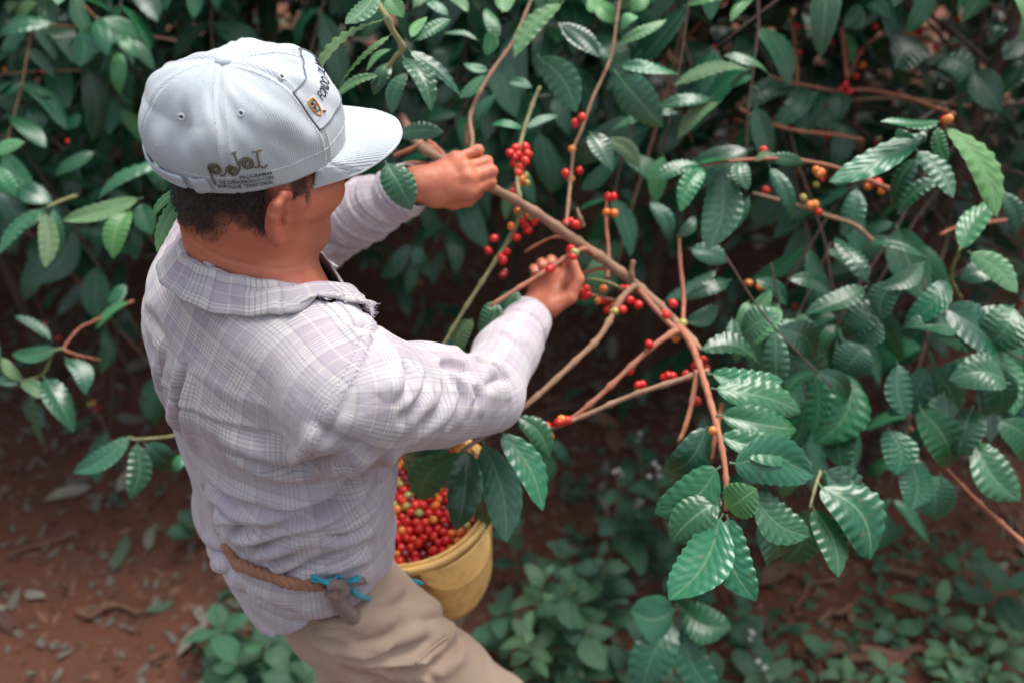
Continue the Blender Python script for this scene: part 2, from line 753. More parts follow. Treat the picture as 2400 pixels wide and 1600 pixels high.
# cap twill: fine diagonal ribs
m, t, b = mat('cap_twill')
uv = N(t, 'UVMap', uv_map='UVMap').outputs[0]
sep = N(t, 'SeparateXYZ')
t.links.new(uv, sep.inputs[0])
rib = math_(t, 'SINE', math_(t, 'MULTIPLY', math_(t, 'ADD', sep.outputs[0], math_(t, 'MULTIPLY', sep.outputs[1], .25)), 6.2832 / .0021))
co = objcoord(t)
n1 = noise(t, 16, 5, co)
n2 = noise(t, 60, 4, co)
c = mix(t, n1, lin(192, 199, 202), lin(166, 176, 182))
c = mix(t, math_(t, 'MULTIPLY', math_(t, 'GREATER_THAN', n2, .62), .22), c, lin(190, 180, 168))
c = mix(t, math_(t, 'MULTIPLY', math_(t, 'ADD', rib, 1.0), .07), c, lin(150, 160, 172))
t.links.new(c, b.inputs['Base Color'])
b.inputs['Roughness'].default_value = .92
b.inputs['Specular IOR Level'].default_value = .12
b.inputs['Sheen Weight'].default_value = .3
p = bump(t, b, rib, .35, .0006)
p = bump(t, b, noise(t, 600, 2, co), .3, .0008, p)
bump(t, b, noise(t, 28, 3, co), .3, .004, p)
M['cap_twill'] = m


def plain(name, c, rough=.6, spec=.3, nz=.0):
    m, t, b = mat(name)
    n1 = noise(t, 120, 3, objcoord(t))
    t.links.new(mix(t, n1, c, tuple(x * .65 for x in c)), b.inputs['Base Color'])
    b.inputs['Roughness'].default_value = rough
    b.inputs['Specular IOR Level'].default_value = spec
    bump(t, b, n1, .3, .0005)
    M[name] = m


plain('thread_olive', lin(112, 98, 70), .8)
plain('thread_black', lin(40, 42, 56), .8)
plain('thread_white', lin(225, 228, 230), .8)
plain('thread_grey', lin(118, 122, 132), .8)
plain('thread_gold', lin(214, 150, 60), .8)
plain('thread_red', lin(190, 50, 40), .8)
plain('thread_green', lin(30, 110, 80), .8)
plain('patch_white', lin(222, 226, 232), .9)
plain('eyelet_dark', (.02, .02, .025), .9)
plain('flower_white', (.7, .72, .66), .7)

# bucket: worn yellow plastic
m, t, b = mat('bucket_plastic')
co = objcoord(t)
n1 = noise(t, 7, 5, co)
n2 = noise(t, 55, 4, co)
c = mix(t, n1, lin(250, 212, 138), lin(238, 188, 106))
c = mix(t, ramp(t, n2, [(.5, (0, 0, 0)), (.72, (.55, .55, .55))]), c, lin(186, 140, 92))
c = mix(t, ramp(t, noise(t, 18, 5, co), [(.55, (0, 0, 0)), (.7, (.4, .4, .4))]), c, lin(160, 112, 76))
t.links.new(c, b.inputs['Base Color'])
b.inputs['Roughness'].default_value = .45
b.inputs['Subsurface Weight'].default_value = .1
b.inputs['Subsurface Radius'].default_value = (.02, .012, .004)
bump(t, b, n2, .2, .001)
M['bucket_plastic'] = m

# soil
m, t, b = mat('soil')
co = objcoord(t)
n1 = noise(t, 2.2, 6, co, .6)
n2 = noise(t, 16, 6, co, .65)
n3 = noise(t, 90, 4, co, .6)
c = mix(t, n1, lin(116, 77, 62), lin(82, 58, 49))
c = mix(t, ramp(t, n2, [(.4, (0, 0, 0)), (.65, (1, 1, 1))]), c, lin(112, 70, 54))
c = mix(t, math_(t, 'MULTIPLY', math_(t, 'GREATER_THAN', n3, .6), .35), c, lin(92, 72, 62))
t.links.new(c, b.inputs['Base Color'])
b.inputs['Roughness'].default_value = .95
b.inputs['Specular IOR Level'].default_value = .2
h = math_(t, 'ADD', n2, math_(t, 'MULTIPLY', n3, .35))
bump(t, b, h, .8, .015)
M['soil'] = m

plain('litter_chip', (.20, .175, .14), .85, .2)
# ------------------------------------------------------------------ the man
Fv = np.array([.819, .574, 0.0])      # the way his chest faces
Rv = np.array([.574, -.819, 0.0])     # his right
ZZ = np.array([0, 0, 1.0])
RS, RE, RW = np.array([-.172, .785, 1.415]), P(1130, 918, 1.34), P(1243, 738, 1.54)
LS, LE, LW = np.array([-.374, 1.107, 1.415]), P(714, 571, 1.60), P(975, 432, 1.45)
NB = np.array([-.296, .930, 1.50])
# head frame
HB, HY, HR = math.radians(8), math.radians(37), math.radians(-5)
hh = np.array([math.cos(HY) * math.cos(HB), math.sin(HY) * math.cos(HB), -math.sin(HB)])
hu = np.array([math.cos(HY) * math.sin(HB), math.sin(HY) * math.sin(HB), math.cos(HB)])
hl = np.cross(hh, hu)                  # towards his right ear
hu = nrm(hu * math.cos(HR) - hl * math.sin(HR))
hl = np.cross(hh, hu)
HC = np.array([-.277, .95, 1.618])
HX = np.array([hh, hl, hu])


def H(x, y, z):
    return HC + hh * x + hl * y + hu * z


TZ = np.array([.86, .92, .98, 1.05, 1.095, 1.14, 1.20, 1.28, 1.36, 1.42, 1.46, 1.50, 1.54])
TX = np.array([-.262, -.268, -.280, -.295, -.297, -.297, -.300, -.308, -.314, -.310, -.303, -.298, -.292])
TY = np.array([.905, .900, .898, .898, .90, .91, .93, .945, .94, .935, .932, .930, .935])
TA = np.array([.178, .180, .178, .160, .166, .170, .180, .192, .198, .180, .128, .074, .068])
TB = np.array([.122, .122, .124, .110, .120, .120, .126, .130, .124, .108, .088, .070, .066])


def torso(off=0.0, z0=.86, z1=1.53, n=2.25):
    def f(p):
        z = np.clip(p[:, 2], z0, z1)
        x = p[:, 0] - np.interp(z, TZ, TX)
        y = p[:, 1] - np.interp(z, TZ, TY)
        a = np.interp(z, TZ, TA) + off
        b = np.interp(z, TZ, TB) + off
        u = np.abs(x * Rv[0] + y * Rv[1]) / a
        v = np.abs(x * Fv[0] + y * Fv[1]) / b
        q = (u ** n + v ** n) ** (1 / n)
        d = (q - 1) * np.minimum(a, b) * .95
        return np.maximum(d, np.maximum(p[:, 2] - z1, z0 - p[:, 2]))
    return f, np.array([-.55, .65, z0]), np.array([-.02, 1.2, z1])


person = thing('person', 'man in a pale cap and faded plaid shirt reaching into the bush to pick cherries', 'person', (-.3, .9, 0))

# ---- body: one continuous surface (head, neck, trunk, arms, hands, legs)
S = Sdf()
S.add(torso(-.030, 1.04, 1.50), .02)
S.add(rcone(np.array([-.255, .88, .99]), np.array([-.305, .95, .99]), .055, .055), .03)
S.add(rcone(np.array([-.28, .915, .98]), np.array([-.295, .905, 1.12]), .07, .08), .03)
S.add(rcone(NB - ZZ * .05, RS, .055, .052), .05)
S.add(rcone(NB - ZZ * .05, LS, .055, .052), .05)
S.add(rcone(RS, RE, .050, .040), .03)
S.add(rcone(RE, RW, .040, .024), .02)
S.add(rcone(LS, LE, .050, .040), .03)
S.add(rcone(LE, LW, .040, .025), .02)
# legs
HRt, KR, AR = np.array([-.222, .845, .965]), np.array([-.035, .89, .543]), np.array([-.03, .86, .09])
HLt, KL, AL = np.array([-.285, .985, .95]), np.array([-.275, 1.0, .48]), np.array([-.285, .99, .09])
for a, k, n in ((HRt, KR, AR), (HLt, KL, AL)):
    S.add(rcone(a * .93 + k * .07, k, .056, .048), .02)
    S.add(rcone(k, n, .048, .036), .02)
# neck and head
S.add(rcone(NB - ZZ * .04 - Fv * .010, H(-.024, 0, -.07), .049, .046), .028)
S.add(rcone(NB - ZZ * .03 - Fv * .020, H(-.045, 0, -.05), .040, .042), .03)
S.add(ellip(H(-.002, 0, .012), HX, [.089, .075, .096]), .02)
S.add(ellip(H(.022, 0, -.045), HX, [.068, .062, .072]), .03)
S.add(rcone(H(-.012, .046, -.062), H(.062, .020, -.108), .024, .017), .03)
S.add(rcone(H(-.012, -.046, -.062), H(.062, -.020, -.108), .024, .017), .03)
S.add(rcone(H(.066, -.012, -.106), H(.066, .012, -.106), .018, .018), .02)
S.add(rcone(H(.060, .046, -.034), H(.02, .064, -.032), .022, .017), .022)   # cheekbone
S.add(rcone(H(.055, -.046, -.038), H(.02, -.062, -.032), .019, .016), .025)
S.add(rcone(H(.078, -.034, .004), H(.078, .034, .004), .013, .013), .02)    # brow
S.add(rcone(H(.088, 0, -.006), H(.119, 0, -.040), .007, .0115), .010)        # nose
S.add(rcone(H(.098, -.012, -.046), H(.098, .012, -.046), .008, .008), .01)
S.add(rcone(H(.087, -.016, -.071), H(.090, .016, -.071), .008, .008), .01)  # lips
S.add(rcone(H(.083, -.014, -.081), H(.085, .014, -.081), .008, .008), .01)
for s in (-1, 1):
    S.add(ellip(H(.089, s * .030, -.012), HX, [.014, .016, .011]), .012, 's')
    # ear: bowl, rim, lobe, hollow
    EX = np.array([nrm(hh * .90 + hl * s * -.42), nrm(hl * s * .9 + hh * .42), hu])
    e0 = H(-.014, s * .076, -.030)

    def EP(a, b, c):
        return e0 + EX[0] * a + EX[1] * b + EX[2] * c
    S.add(ellip(EP(-.004, .006, 0), EX, [.017, .006, .027]), .008)
    pts = [(.010, .004, .012), (.009, .010, .024), (-.002, .013, .030), (-.013, .014, .024), (-.018, .014, .010), (-.017, .013, -.006), (-.012, .010, -.019), (-.004, .008, -.027)]
    for q0, q1 in zip(pts[:-1], pts[1:]):
        S.add(rcone(EP(*q0), EP(*q1), .0048, .0048), .003)
    S.add(ellip(EP(-.001, .008, -.028), EX, [.008, .005, .009]), .005)
    S.add(rcone(EP(-.006, .009, .012), EP(-.008, .010, -.010), .004, .004), .004)
    S.add(ellip(EP(.004, .015, -.003), EX, [.0085, .012, .0135]), .003, 's')
    S.add(ellip(EP(-.0125, .016, .008), EX, [.0022, .004, .016]), .003, 's')
    S.add(rcone(EP(.012, .004, -.004), EP(.010, .007, -.008), .0045, .0045), .004)


def hand(S, wrist, mcp, pip, dip, tip, thumb, rw, fr):
    c = sum(np.array(m) for m in mcp) / 4
    for i in range(4):
        k = [.92, 1.0, 1.04, 1.0][i] if True else 1
        r = fr * k
        S.add(rcone(wrist, mcp[i], rw * .92, r * 1.2), .007)
    for i in range(3):
        S.add(rcone(mcp[i], mcp[i + 1], fr * 1.22, fr * 1.22), .008)
    for i in range(4):
        r = fr * [.88, .98, 1.02, 1.0][i]
        S.add(ellip(mcp[i], np.eye(3), [r * 1.30] * 3), .005)
        S.add(rcone(mcp[i], pip[i], r * 1.10, r * .98), .0035)
        S.add(ellip(pip[i], np.eye(3), [r * 1.12] * 3), .002)
        S.add(rcone(pip[i], dip[i], r * .98, r * .9), .0016)
        S.add(rcone(dip[i], tip[i], r * .9, r * .76), .0016)
    t = thumb
    S.add(rcone(wrist, t[0], rw, fr * 1.7), .012)
    S.add(rcone(t[0], t[1], fr * 1.75, fr * 1.25), .012)
    S.add(rcone(t[0], mcp[3], fr * 1.3, fr * 1.1), .012)
    S.add(rcone(t[1], t[2], fr * 1.2, fr * 1.1), .004)
    S.add(rcone(t[2], t[3], fr * 1.1, fr * .85), .0025)


hand(S, P(985, 430, 1.452),
     [P(1068, 374, 1.462), P(1087, 395, 1.452), P(1098, 419, 1.447), P(1098, 446, 1.450)],
     [P(1120, 353, 1.470), P(1141, 380, 1.468), P(1151, 402, 1.464), P(1149, 427, 1.468)],
     [P(1112, 364, 1.496), P(1129, 391, 1.500), P(1136, 413, 1.500), P(1132, 438, 1.502)],
     [P(1094, 374, 1.503), P(1108, 400, 1.510), P(1112, 424, 1.511), P(1108, 449, 1.512)],
     [P(1020, 458, 1.458), P(1062, 474, 1.478), P(1097, 470, 1.502), P(1122, 452, 1.514)], .0215, .0092)
hand(S, P(1245, 735, 1.545),
     [P(1257, 672, 1.560), P(1277, 660, 1.568), P(1299, 655, 1.570), P(1319, 656, 1.564)],
     [P(1254, 638, 1.562), P(1274, 624, 1.568), P(1297, 617, 1.568), P(1330, 625, 1.566)],
     [P(1251, 630, 1.545), P(1269, 616, 1.548), P(1292, 609, 1.550), P(1340, 610, 1.552)],
     [P(1254, 636, 1.527), P(1272, 622, 1.530), P(1293, 616, 1.532), P(1339, 607, 1.536)],
     [P(1288, 718, 1.538), P(1336, 697, 1.535), P(1355, 655, 1.533), P(1343, 616, 1.530)], .0200, .0088)

V, F = S.mesh(.0023)
V = smooth_v(V, F, 1, .3)
nv = vnormals(V, F)
g = S.grad(V[::50])
if (g * nv[::50]).sum() < 0:
    F = F[:, ::-1]
    nv = -nv
Lh = (V - HC) @ HX.T
nearh = np.linalg.norm(Lh, axis=1) < .19
cre = sum(-.0013 * np.exp(-((Lh[:, 2] - z0_ + k_ * (Lh[:, 0] + .03) + .004 * np.sin(Lh[:, 1] * 60 + z0_ * 90)) / .0022) ** 2) for z0_, k_ in ((-.094, .25), (-.110, .1), (-.124, -.05)))
V = V + nv * (np.where(nearh & (Lh[:, 0] < .03), cre, 0) + noise3(V, 190, 71) * .00022 + noise3(V, 420, 72) * .00012)[:, None]
me = mesh('body', V, F, M['skin'])
L3 = (V - HC) @ HX.T
x, y, z = L3.T
nz = noise3(V, 500, 3)
hairm = np.clip((z + .052 + .022 * np.clip((x + .05) / .05, 0, 1) + .004 * nz) / .02, 0, 1) * (x < -.010)
hairm *= np.clip((-.012 - x) / .012, 0, 1)
low = np.clip((z + .075 + .004 * nz) / .022, 0, 1) * np.clip((-.048 - x) / .02, 0, 1)
side = np.clip((z - .000) / .012, 0, 1) * (x < .05)
burn = np.clip((z + .030) / .014, 0, 1) * np.clip((x - .002) / .006, 0, 1) * np.clip((.030 - x) / .008, 0, 1) * (np.abs(y) > .04)
hm = np.maximum.reduce([hairm * (np.abs(L3[:, 1]) < .088), low, side, burn * .9])
ear_zone = (np.abs(np.abs(y) - .085) < .02) & (x > -.04) & (x < .02) & (np.abs(y) > .0775)
hm = np.where(ear_zone, 0, hm)
hm = np.where(z > .14, 0, hm)
jaw = np.clip((-.060 - z) / .03, 0, 1) * np.clip((x - .03) / .02, 0, 1) * (z > -.14) * .22
blush = np.clip(1 - np.abs(np.abs(y) - .088) / .02, 0, 1) * ear_zone + .5 * np.exp(-((x - .05) ** 2 + (z + .04) ** 2) / .0008)
blush = np.where(np.linalg.norm(L3, axis=1) < .2, blush, 0)
tint = np.zeros((len(V), 4))
tint[:, 3] = 1
tint[:, 0] = np.where(np.linalg.norm(L3, axis=1) < .2, np.maximum(hm, jaw), 0)
tint[:, 1] = blush
for tp in ((1254, 634, 1.527), (1272, 620, 1.530), (1293, 614, 1.532), (1340, 604, 1.534), (1343, 614, 1.528)):
    tint[:, 2] = np.maximum(tint[:, 2], np.exp(-(np.linalg.norm(V - P(*tp), axis=1) / .008) ** 2) * .7)
a = me.color_attributes.new('tint', 'FLOAT_COLOR', 'POINT')
a.data.foreach_set('color', tint.astype(np.float32).ravel())
body = ob('body', me, person)
BODY_SDF = S

# ---- short cropped hair: single strands growing out of the scalp
hv = np.where((tint[:, 0] > .25) & (z > -.11) & (z < .06))[0]
hv = hv[hm[hv] > .2]
pick = RNG.choice(hv, size=min(26000, len(hv) * 3))
keep = RNG.random(len(pick)) < np.clip(hm[pick] * 1.1, 0, 1)
pick = pick[keep]
p0 = V[pick] + RNG.normal(size=(len(pick), 3)) * .0012
ln = (.0024 + .003 * hm[pick] * RNG.random(len(pick)))[:, None] * np.where(z[pick] > -.02, 1.15, .8)[:, None] * np.where(x[pick] > -.015, .5, 1)[:, None]
dirn = nrm(nv[pick] * .6 - hu * .8 - hh * .25 + RNG.normal(size=(len(pick), 3)) * .3)
sd_ = nrm(np.cross(dirn, nv[pick] + RNG.normal(size=(len(pick), 3)) * .3)) * .00035
tri = np.stack([p0 - sd_, p0 + sd_, p0 + dirn * ln], 1).reshape(-1, 3)
fc = np.arange(len(tri)).reshape(-1, 3)
ob('hair', mesh('hair', tri, fc, M['hair'], smooth=False), person)
# eyes and brows
for s in (-1, 1):
    c0 = H(.079, s * .030, -.012)
    gg = Geo()
    th = np.linspace(0, math.pi, 9)
    Vs, Fs = [], []
    for i, t0 in enumerate(th):
        for j in range(14):
            ph = 2 * math.pi * j / 14
            Vs.append(c0 + .0118 * (hh * math.cos(t0) + hl * math.sin(t0) * math.cos(ph) + hu * math.sin(t0) * math.sin(ph)))
    for i in range(8):
        for j in range(14):
            k = (j + 1) % 14
            Fs.append((i * 14 + j, i * 14 + k, (i + 1) * 14 + k, (i + 1) * 14 + j))
    em = mesh('eye', np.array(Vs), Fs, M['eye'])
    em.materials.append(M['iris'])
    for pz in list(em.polygons)[:14 * 2]:
        pz.material_index = 1
    ob('eye', em, person)
    Geo().tube([H(.092, s * .014, .006), H(.090, s * .030, .011), H(.074, s * .048, .005)], [.003, .004, .002], seg=6).build('eyebrow', M['hair'], person)

# ---- trousers
T = Sdf()
T.add(torso(-.034, .90, 1.03), .02)
T.add(rcone(HRt + np.array([-.012, .0, -.02]), KR, .086, .080), .035)
T.add(rcone(KR, AR + ZZ * .02, .078, .060), .04)
T.add(rcone(HLt + np.array([.0, .0, -.03]), KL, .076, .074), .04)
T.add(rcone(KL, AL + ZZ * .02, .080, .062), .04)
tv, tf = T.mesh(.0042)
if (T.grad(tv[::60]) * vnormals(tv, tf)[::60]).sum() < 0:
    tf = tf[:, ::-1]


def picker(Vx):
    px, py, pd = proj(Vx)

    def pick(x, y, rad=5):
        m = np.where((np.abs(px - x) < rad) & (np.abs(py - y) < rad))[0]
        if len(m) == 0:
            m = np.argsort((px - x) ** 2 + (py - y) ** 2)[:6]
        return Vx[m[np.argmin(pd[m])]], m[np.argmin(pd[m])]
    return pick


def folds(Vx, Fx, lines, s=1.02041, ox=0, oy=0):
    """raise and sink creases: each line is traced over the cloth in 3-D, then the cloth near it is moved along its normal"""
    pk = picker(Vx)
    n = vnormals(Vx, Fx)
    disp = np.zeros(len(Vx))
    for pts, A, wd in lines:
        q = []
        for a, b_ in zip(pts[:-1], pts[1:]):
            for t in np.linspace(0, 1, 5)[:-1]:
                q.append((a[0] + (b_[0] - a[0]) * t, a[1] + (b_[1] - a[1]) * t))
        q.append(pts[-1])
        Lp = np.array([pk(ox + x_ * s, oy + y_ * s)[0] for x_, y_ in q])
        for _ in range(3):
            Lp[1:-1] = (Lp[:-2] + 2 * Lp[1:-1] + Lp[2:]) / 4
        lo, hi = Lp.min(0) - wd * 7, Lp.max(0) + wd * 7
        idx = np.where(((Vx > lo) & (Vx < hi)).all(1))[0]
        d, par = seg_dist(Vx[idx], Lp)
        fade = np.clip(np.minimum(par, 1 - par) / .22, .0, 1) ** .7
        wv = wd * (.7 + .6 * par)
        disp[idx] += fade * A * 1.25 * (-np.exp(-(d / (wv * .85)) ** 2) * 1.0 + .65 * np.exp(-((d - 2.3 * wv) / (wv * 1.5)) ** 2))
    for _ in range(1):
        disp = smooth_v(np.repeat(disp[:, None], 3, 1), Fx, 1, .6)[:, 0]
    return Vx + n * disp[:, None]


tl = [([(340, 402), (420, 372), (500, 345)], .007, .007), ([(322, 425), (400, 428), (430, 420)], .006, .006),
      ([(307, 440), (375, 462), (465, 462), (530, 440)], .009, .008), ([(357, 472), (446, 505), (536, 490), (607, 455)], .010, .008),
      ([(345, 456), (420, 480), (500, 482)], .006, .006), ([(430, 390), (520, 380), (570, 350)], .005, .007),
      ([(470, 520), (560, 540), (640, 500), (690, 450)], .008, .008), ([(380, 500), (440, 540), (500, 560)], .008, .008),
      ([(330, 408), (380, 395), (440, 370)], .005, .005), ([(560, 420), (640, 400), (690, 380)], .005, .008),
      ([(330, 445), (380, 447), (450, 440)], .005, .005), ([(370, 485), (430, 515), (490, 530)], .006, .006)]
tv = folds(tv, tf, tl, 1 / 1.0 * 1.0, 400, 1040)
pl_ = [([(572, 517), (600, 535), (630, 560)], .005, .004), ([(578, 514), (650, 450)], .004, .004), ([(696, 404), (672, 500)], .003, .004)]
tv = folds(tv, tf, pl_, 1.0, 400, 1040)
nz_ = vnormals(tv, tf)
tv = tv + nz_ * (noise3(tv * [1, 1, 2.2], 20, 5) * .0035 + noise3(tv * [1, 1, 1.6], 48, 15) * .0012)[:, None]
trousers = ob('trousers', mesh('trousers', tv, tf, M['trouser_khaki']), person)
pkT = picker(tv)
# slanted hip pocket welt
gp = Geo()
wl = [pkT(400 + x_, 1040 + y_)[0] + nz_[pkT(400 + x_, 1040 + y_)[1]] * .0015 for x_, y_ in ((576, 516), (600, 492), (628, 468), (655, 446))]
gp.tube(wl, .0016, seg=6)
gp.build('pocket_welt', M['trouser_khaki'], trousers)
for a, k in ((AR, KR), (AL, KL)):
    B = Sdf()
    B.add(rcone(a + ZZ * .10, a - ZZ * .02, .056, .050), .02)
    B.add(rcone(a - ZZ * .045, a + Fv * .16 - ZZ * .055, .042, .034), .03)
    bv, bf = B.mesh(.006)
    if (B.grad(bv[::40]) * vnormals(bv, bf)[::40]).sum() < 0:
        bf = bf[:, ::-1]
    bv[:, 2] = np.maximum(bv[:, 2], .004)
    ob('boot', mesh('boot', bv, bf, M['boot_rubber']), person)

# ---- shirt
C = Sdf()
C.add(torso(0, .88, 1.535), .02)
C.add(rcone(NB - ZZ * .045 + Rv * .02, RS + np.array([.005, 0, .005]), .052, .060), .06)
C.add(rcone(NB - ZZ * .045 - Rv * .02, LS, .052, .060), .06)
ARM_R = nrm(RE - RS)
FOR_R = nrm(RW - RE)
ARM_L = nrm(LE - LS)
FOR_L = nrm(LW - LE)
C.add(rcone(RS, RS + (RE - RS) * .55 - ZZ * .004, .070, .060), .035)
C.add(rcone(RS + (RE - RS) * .5 - ZZ * .004, RE - ZZ * .006, .060, .052), .03)
C.add(rcone(RE - ZZ * .004, RE + (RW - RE) * .55, .047, .041), .022)
C.add(rcone(RE + (RW - RE) * .5, RW + FOR_R * .02, .041, .030), .02)
C.add(rcone(LS, LE, .068, .054), .04)
C.add(rcone(LE, LE + (LW - LE) * .6, .050, .042), .022)
C.add(rcone(LE + (LW - LE) * .5, LW + FOR_L * .02, .042, .032), .02)
sv_, sf = C.mesh(.0031)
sn = vnormals(sv_, sf)
if (C.grad(sv_[::60]) * sn[::60]).sum() < 0:
    sf = sf[:, ::-1]
sv_ = smooth_v(sv_, sf, 1, .5)
# openings: neck, cuffs, hem
RING_C = np.array([-.289, .934, 1.500])
RING_N = nrm(np.array([.33, .24, 1.0]))


def cut_fields(X):
    q = X - RING_C
    neck = q @ RING_N
    cr = (X - (RW - FOR_R * .008)) @ FOR_R
    cl = (X - (LW - FOR_L * .004)) @ FOR_L
    cr = np.where(np.linalg.norm(X - RW, axis=1) < .09, cr, -1)
    cl = np.where(np.linalg.norm(X - LW, axis=1) < .09, cl, -1)
    ph = np.arctan2((X[:, 0] + .297) * Rv[0] + (X[:, 1] - .89) * Rv[1], -((X[:, 0] + .297) * Fv[0] + (X[:, 1] - .89) * Fv[1]))
    hz = .966 + .096 * np.clip((np.abs(ph) - .30) / 1.0, 0, 1) ** 1.5
    hem = np.where(X[:, 2] < 1.16, hz - X[:, 2], -1)
    r = np.linalg.norm(q - np.outer(neck, RING_N), axis=1)
    neck = np.where((r < .16) & (X[:, 2] > 1.4), neck, -1)
    return np.maximum.reduce([neck, cr, cl, hem])


cf = cut_fields(sv_)
keep = (cf[sf] < .0015).all(1)
sv_, sf, _ = compact(sv_, sf, keep)
bd = boundary(sf)
for _ in range(3):
    c0 = cut_fields(sv_[bd])
    gr = np.stack([(cut_fields(sv_[bd] + np.eye(3)[i] * 5e-4) - c0) / 5e-4 for i in range(3)], 1)
    c0 = np.clip(c0, -.008, .008)
    sv_[bd] -= gr * (c0 / np.maximum((gr * gr).sum(1), .2))[:, None]

BASE = sv_.copy()       # smooth cloth before folds: carries the pattern
# regions and pattern coordinates
ARMN = nrm(nrm(RE - RS) + 1.0 * Rv)
ARMO = RS - ARMN * .012 + ZZ * 0
ARMNL = nrm(nrm(LE - LS) - 1.0 * Rv)
ARMOL = LS - ARMNL * .012


def side_r(X):
    return (X - ARMO) @ ARMN + .04 * np.exp(-((X[:, 2] - 1.30) / .06) ** 2) * 0


# creases (photo bearings traced onto the cloth)
z4 = lambda L: [(400 + a / 2.8, 1040 + b_ / 2.8) for a, b_ in L]
z3 = lambda L: [(640 + a / 3.2667, 640 + b_ / 3.2667) for a, b_ in L]
z2 = lambda L: [(300 + a / 3.5636, 420 + b_ / 3.5636) for a, b_ in L]
fl = []
for L, A, wd in (
    ([(150, 150), (330, 330), (520, 410), (800, 430), (1000, 350), (1200, 200), (1300, 130)], .0085, .0075),
    ([(230, 300), (400, 440), (560, 490), (800, 485), (1000, 405), (1160, 330)], .007, .0065),
    ([(300, 545), (450, 520), (620, 545), (850, 485), (1100, 340), (1330, 200)], .0095, .007),
    ([(450, 700), (600, 615), (850, 560), (1050, 480), (1230, 395), (1400, 260)], .0095, .0075),
    ([(430, 715), (560, 745), (700, 740), (850, 680)], .007, .006),
    ([(700, 850), (900, 780), (1100, 690), (1330, 605)], .008, .006),
    ([(990, 795), (1200, 725), (1360, 655)], .006, .005),
    ([(340, 20), (560, 105), (900, 155), (1050, 115), (1180, 20)], .009, .008),
    ([(200, 210), (300, 400), (330, 520)], .004, .007),
    ([(1000, 560), (1150, 560), (1300, 480), (1400, 400)], .006, .006),
    ([(1180, 60), (1120, 200), (1150, 300)], .004, .007),
    ([(1380, 60), (1340, 180), (1390, 330)], .004, .007),
    ([(240, 640), (300, 700), (390, 745)], .006, .005),
    ([(370, 880), (400, 820), (410, 780)], .006, .005),
    ([(420, 600), (640, 640), (800, 610)], .004, .005),
    ([(560, 960), (700, 1050), (880, 1080)], .003, .008),
    ([(500, 900), (520, 1000), (640, 1120)], .003, .008),
):
    fl.append((z4(L), A * 1.35, wd * 1.1))
for L, A, wd in (
    ([(1290, 690), (1400, 695), (1490, 725), (1540, 770)], .008, .006),
    ([(1000, 660), (1050, 780), (1030, 900), (930, 1030)], .008, .007),
    ([(1200, 740), (1190, 880), (1080, 1040), (940, 1130)], .008, .007),
    ([(1310, 800), (1340, 940), (1250, 1110), (1130, 1190)], .007, .007),
    ([(1430, 830), (1470, 960), (1400, 1100), (1340, 1210)], .007, .006),
    ([(1540, 860), (1590, 940), (1560, 1040)], .006, .006),
    ([(1560, 650), (1680, 690), (1800, 790), (1850, 830)], .006, .006),
    ([(1440, 600), (1600, 590), (1760, 660)], .005, .006),
    ([(1690, 450), (1800, 470), (1880, 560)], .005, .005),
    ([(1620, 860), (1720, 800), (1830, 800)], .005, .006),
    ([(330, 1100), (430, 1240), (590, 1320), (760, 1300)], .0055, .009),
    ([(600, 380), (700, 420), (790, 460)], .006, .006),
    ([(560, 380), (640, 420), (740, 430)], .004, .005),
):
    fl.append((z3(L), A * .75, wd * 1.05))
for L, A, wd in (
    ([(130, 1100), (250, 1250), (300, 1400), (290, 1560)], .004, .009),
    ([(300, 620), (280, 800), (330, 900)], .003, .01),
):
    fl.append((z2(L), A, wd))
fl.append(([(433, 850), (428, 900), (424, 960), (428, 1030)], .011, .006))     # centre-back pleat
fl.append(([(380, 830), (372, 900), (395, 980)], .006, .009))
sv_ = folds(sv_, sf, fl, 1.0)
sn = vnormals(sv_, sf)
# far sleeve: ring creases; whole shirt: soft unevenness
tL = (BASE - LE) @ FOR_L
onL = (np.linalg.norm(BASE - LE - np.outer(tL, FOR_L), axis=1) < .075) & (BASE[:, 0] > -.36) & ((BASE - ARMOL) @ ARMNL > .0)
tR = (BASE - RE) @ FOR_R
ring = noise1(tL * 120 + BASE[:, 2] * 60, 3) * .0045 * onL
low_ = np.clip((1.25 - BASE[:, 2]) / .15, 0, 1) * (BASE[:, 2] > 1.0)
soft = noise3(BASE * [1, 1, 1.8], 26, 8) * .0022 + noise3(BASE, 70, 9) * .0006 + low_ * noise3(BASE * [1, 1, 2.6] + BASE[:, [1, 2, 0]] * .5, 34, 21) * .0026
soft -= .006 * np.exp(-((BASE[:, 2] - 1.052) / .012) ** 2)        # gathered under the rope
soft += .006 * np.exp(-((BASE[:, 2] - 1.10) / .035) ** 2) * (1 - np.clip(((BASE - np.array([-.297, .9, 1.0])) @ Fv) / .06, 0, 1))
# seams: yoke, armholes
sR = (BASE - ARMO) @ ARMN
sL = (BASE - ARMOL) @ ARMNL
yoke_z = 1.362 + .012 * np.abs((BASE[:, :2] - np.array([-.312, .94])) @ Rv[:2]) / .1
back = ((BASE - np.array([-.31, .94, 0])) @ Fv) < .03
ys = np.where(back & (sR < 0) & (sL < 0), BASE[:, 2] - yoke_z, 1)
seam = -.0022 * np.exp(-(ys / .0035) ** 2) + .0018 * np.exp(-((ys - .007) / .005) ** 2)
nearR = (seg_dist(BASE, np.array([RS, RE]))[0] < .092)
seam += np.where((BASE[:, 2] > 1.24) & nearR, -.0026 * np.exp(-((sR - .001) / .0035) ** 2) + .0026 * np.exp(-((sR + .009) / .006) ** 2), 0)
seam += np.where(BASE[:, 2] > 1.2, -.0026 * np.exp(-((sL - .001) / .0035) ** 2) + .0026 * np.exp(-((sL + .009) / .006) ** 2), 0)
